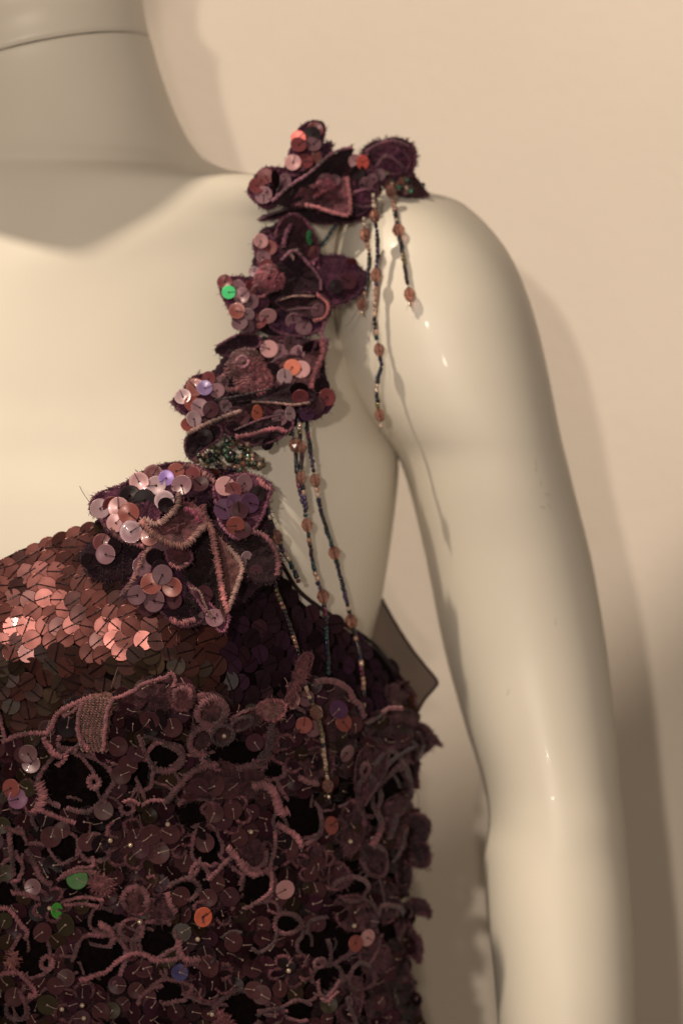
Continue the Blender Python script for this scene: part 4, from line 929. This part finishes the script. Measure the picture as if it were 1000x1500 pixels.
o = mb.build('band_stitches', M['cord'], lace); o['kind'] = 'stuff'
motif('lace_leaf', [(183,1022),(215,1000),(250,988),(256,1000),(262,1018),(250,1030),(215,1035),(195,1040)], 4, (.06,.022,.028), 6, 0, fz=1.0)
motif('lace_leaf', [(248,1002),(264,997),(278,1000),(281,1014),(270,1030),(252,1026)], 6, (.13,.045,.055), 8, 5)
motif('lace_rosette', [(283,1022),(294,1010),(310,1008),(324,1018),(328,1036),(318,1050),(300,1053),(285,1045)], 5, (.09,.035,.042), 7, 0, bulge=2.5, pleat=1.2, npl=9)
motif('lace_rosette', [(275,1062),(288,1052),(304,1058),(306,1080),(295,1096),(280,1090)], 5, (.06,.025,.03), 6, 0)
motif('lace_leaf', [(303,1060),(318,1046),(332,1055),(332,1072),(318,1080),(306,1075)], 8, (.06,.024,.03), 9, 0, bulge=1)
motif('lace_leaf', [(330,1048),(348,1037),(372,1034),(388,1040),(372,1056),(350,1068),(334,1066)], 4, (.06,.023,.03), 6, 0)
motif('lace_leaf', [(366,1028),(380,1020),(398,1022),(402,1032),(392,1046),(376,1044)], 8, (.22,.10,.10), 11, 5, PK, rough=1.5)
motif('lace_leaf', [(404,1024),(410,996),(418,965),(427,957),(433,962),(430,982),(420,1004),(410,1027)], 9, (.16,.06,.07), 14, 3, MD, fz=1.5, rough=1.6)
motif('lace_leaf', [(252,1168),(265,1137),(285,1117),(315,1110),(348,1113),(378,1126),(388,1146),(362,1166),(335,1160),(300,1162),(272,1172)], 4, (.055,.02,.026), 6, 0, bulge=2.5, fz=.8)
motif('lace_leaf', [(380,1050),(396,1048),(402,1080),(392,1106),(380,1112),(378,1090)], 4, (.10,.036,.044), 6, 0)
motif('lace_leaf', [(178,1306),(195,1297),(212,1303),(218,1322),(205,1336),(186,1332)], 5, (.10,.038,.044), 7, 4)
motif('lace_leaf', [(212,1322),(236,1312),(255,1320),(258,1338),(240,1350),(218,1345)], 4, (.07,.026,.034), 6, 4, DM)
motif('lace_leaf', [(132,1286),(142,1278),(156,1282),(164,1294),(154,1304),(138,1302)], 6, (.20,.075,.085), 8, 0, rough=2, fz=3)
motif('lace_leaf', [(14,1396),(24,1390),(30,1402),(26,1414),(14,1412)], 6, (.26,.10,.10), 8, 0, rough=2, fz=2)
motif('lace_leaf', [(344,1230),(362,1222),(382,1232),(388,1252),(376,1270),(356,1268),(344,1250)], 5, (.07,.026,.034), 7, 0)
motif('lace_leaf', [(445,1000),(470,996),(498,1010),(516,1040),(510,1070),(480,1085),(450,1060),(438,1030)], 2, (.06,.02,.03), 3, 0, fz=1)
motif('lace_leaf', [(312,1478),(322,1484),(332,1500),(330,1515),(312,1515),(308,1495)], 6, (.20,.07,.085), 8, 0, rough=2, fz=3)
# ruffled leaves down the side seam, seen edge on
SIDE = [([(560,1012),(578,1002),(600,1008),(608,1030),(604,1058),(585,1064),(566,1050)], 3, 6), ([(588,1078),(606,1062),(622,1062),(633,1074),(646,1092),(636,1090),(628,1098),(612,1107),(598,1100)], 2, 5), ([(584,1104),(606,1106),(614,1118),(611,1136),(613,1154),(604,1152),(592,1150),(586,1130)], 1, 4),
        ([(592,1200),(608,1192),(622,1196),(630,1209),(624,1230),(610,1236),(594,1230)], 3, 6), ([(590,1228),(612,1226),(626,1240),(630,1262),(622,1270),(604,1268),(590,1256)], 2, 5), ([(575,1268),(590,1262),(602,1275),(598,1300),(584,1310),(574,1292)], 2, 4),
        ([(574,1352),(584,1334),(598,1320),(614,1317),(627,1326),(630,1345),(622,1340),(610,1338),(596,1348),(584,1362)], 3, 6), ([(575,1350),(592,1346),(606,1364),(618,1382),(614,1410),(604,1402),(592,1398),(578,1378)], 2, 5), ([(560,1392),(580,1380),(594,1402),(598,1430),(580,1440),(562,1422)], 1, 3),
        ([(575,1430),(596,1425),(606,1450),(617,1490),(618,1530),(580,1530),(572,1480)], 1, 3), ([(525,1060),(556,1050),(590,1066),(580,1090),(548,1092),(528,1080)], 3, 6), ([(520,1100),(548,1085),(556,1110),(538,1150),(518,1170),(512,1140)], 4, 6),
        ([(555,1180),(575,1165),(592,1180),(590,1220),(570,1240),(556,1215)], 2, 5), ([(498,1180),(516,1170),(524,1200),(514,1236),(500,1250),(494,1215)], 4, 7), ([(520,1235),(545,1230),(552,1262),(536,1280),(520,1262)], 3, 6), ([(538,1300),(562,1290),(572,1320),(560,1350),(542,1340)], 2, 5),
        ([(486,1320),(515,1310),(530,1335),(520,1360),(495,1356)], 3, 6), ([(520,1385),(545,1372),(560,1400),(548,1430),(526,1425)], 3, 6), ([(530,1440),(556,1436),(566,1470),(556,1510),(534,1500)], 2, 5), ([(490,1440),(512,1430),(520,1460),(510,1500),(492,1490)], 3, 6),
        ([(470,1270),(495,1262),(505,1285),(492,1300),(472,1296)], 3, 6), ([(430,1240),(455,1232),(470,1250),(460,1270),(436,1268)], 3, 6), ([(440,1100),(465,1092),(480,1110),(470,1140),(446,1136)], 3, 6)]
for out, h, dh in SIDE:
    motif('lace_leaf', out, h, jit(random.choice([(.075,.03,.042), (.06,.024,.034), (.09,.034,.045)]), .2), dh, 3.2, jit((.11,.04,.052), .2), rough=2.2, pleat=1.5, npl=random.randint(4, 8), bulge=-1, fz=1.6)
for pts in [[(611,1160,.0),(613,1178,.0),(612,1195,0)], [(612,1270,0),(606,1288,0),(598,1303,0)]]:
    mb = MB(); thread(mb, pts, .0001, (.1,.06,.05)); mb.build('loose_thread', M['cord'], dress)
# sequins that can be told apart on the lace
LS = [(44,1098,13,'mau'),(48,1114,13,'mau'),(18,1150,13,'cop'),(28,1166,14,'vio2'),(42,1150,13,'olv'),(103,1058,15,'blk'),(70,1192,14,'blk'),(78,1222,15,'dus'),(94,1212,12,'dus'),(128,1230,13,'dus'),(146,1232,13,'blk'),(152,1182,14,'dus'),(166,1198,14,'blk'),
      (115,1284,15,'grn2'),(87,1331,11,'grn3'),(51,1296,12,'mau'),(292,1340,14,'ora2'),(67,1363,14,'dus'),(100,1352,16,'olv'),(25,1458,14,'dus'),(263,1422,12,'blu'),(335,1377,14,'dus'),(300,1415,14,'dus'),(372,1448,13,'dus'),(410,1300,14,'pin'),
      (417,1022,13,'pin'),(437,1020,12,'mau'),(435,1058,12,'cop'),(448,1064,12,'mau'),(491,1056,14,'cop'),(497,1100,13,'mau'),(484,1038,14,'pur'),(508,1060,12,'dus'),(475,1205,13,'cop'),(523,1372,13,'pin'),(507,1380,12,'cop'),(478,1470,13,'olv'),(220,1045,14,'dus'),(232,1048,13,'blk'),(252,1056,14,'dus'),
      (366,1080,13,'dk'),(310,1145,15,'dus'),(330,1150,15,'dus'),(345,1135,13,'dk'),(290,1145,13,'dk'),(220,1218,15,'dus'),(250,1218,14,'dus'),(232,1245,16,'dus'),(205,1240,13,'dk'),(310,1186,14,'dus'),(322,1196,14,'dk'),(335,1180,14,'dus'),(345,1222,13,'dus'),
      (295,1212,13,'blk'),(296,1230,14,'dus'),(312,1290,13,'dus'),(265,1310,14,'dus'),(300,1312,13,'dus'),(330,1310,14,'dk'),(442,1350,12,'dus'),(455,1350,12,'dk'),(85,1442,13,'dus'),(100,1430,13,'dus'),(375,1300,0,'dk'),(412,1228,12,'blk'),(418,1240,13,'dus'),(402,1252,12,'blk'),
      (455,1262,13,'dus'),(445,1275,12,'dus'),(528,1392,0,'dk'),(198,1448,12,'dus'),(168,1440,13,'dk'),(75,1470,15,'olv'),(120,1490,12,'dk'),(145,1480,13,'dus'),(160,1478,12,'olv'),(35,1100,12,'dus'),(175,1085,14,'dus'),(188,1112,14,'dus'),(200,1095,13,'dk'),(178,1128,14,'dus'),
      (390,1450,0,'dk'),(404,1448,12,'dus'),(383,1455,14,'dus'),(555,1125,0,'dk'),(575,1215,12,'dus'),(498,1228,0,'dk'),(135,1180,0,'dk'),(5,1205,12,'olv'),(10,1275,12,'olv'),(8,1345,12,'olv')]
COL.update({'vio2': (.22,.09,.17), 'grn2': (.06,.16,.05), 'grn3': (.08,.38,.06), 'blu': (.05,.045,.12), 'ora2': (.52,.12,.07)})
NL = 0
COL['dus'] = (.058, .022, .026); COL['mau'] = (.15, .07, .085); COL['olv'] = (.036, .028, .017); COL['pin'] = (.40, .20, .21); COL['ora'] = (.38, .10, .06)
for x, y, R_, c, in LS:
    if R_ == 0: continue
    p, n = surf(x, y, 7.0)
    put_sequin(lace, p, n, R_, c, 1 if c in ('mau','pin','ora','ora2','cop','vio2') else 3, None, random.gauss(0, .15) - .1, random.gauss(0, .2) + (.9 if c == 'grn3' else 0), kind='dull' if c in ('dus', 'dk', 'blk', 'olv', 'grn2', 'blu', 'ora2') else 'sequin'); NL += 1
ls = MB(); placed = [(a[0], a[1]) for a in LS]; tries = 0; n_ = 0
while tries < 9000:
    tries += 1; x = random.uniform(-16, 602); y = random.uniform(1000, 1530)
    if not in_lace(x, y) or near_hole(x, y, 10): continue
    if any((x-a)**2 + (y-b)**2 < (16.5 if x < 480 else 21)**2 for a, b in placed): continue
    if 120 < x < 172 and 1005 < y < 1095: continue
    placed.append((x, y)); p, n = surf(x, y, random.uniform(3.6, 5.6)); n_ += 1
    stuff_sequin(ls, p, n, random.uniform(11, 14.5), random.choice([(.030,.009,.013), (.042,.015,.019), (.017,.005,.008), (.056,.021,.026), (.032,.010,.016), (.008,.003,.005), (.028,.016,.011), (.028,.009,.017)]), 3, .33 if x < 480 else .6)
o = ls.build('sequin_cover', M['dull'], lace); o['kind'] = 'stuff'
# glints: tiny clear beads at the hearts of the motifs
gb = MB()
for x, y in [(188,1232),(321,1066),(78,1326),(120,1470),(501,1228),(504,1353),(204,1346),(122,1489),(95,1476),(300,1484),(160,1226),(245,1200),(360,1212),(410,1420),(285,1372)]:
    c_ = lpos(x, y, 9.5); gb.tube([c_ + Vector((0, .0012, 0)), c_ + Vector((0, .0006, 0)), c_, c_ - Vector((0, .0006, 0)), c_ - Vector((0, .0009, 0))], [.0004, .0009, .0011, .0008, .0003], 8, (.55,.42,.32))
o = gb.build('heart_beads', M['seed'], lace); o['kind'] = 'stuff'
print('lace sequins', NL, n_, 'ground', cnt, 'objects', len(bpy.data.objects), 'tris', sum(len(m.polygons) for m in bpy.data.meshes)*2)
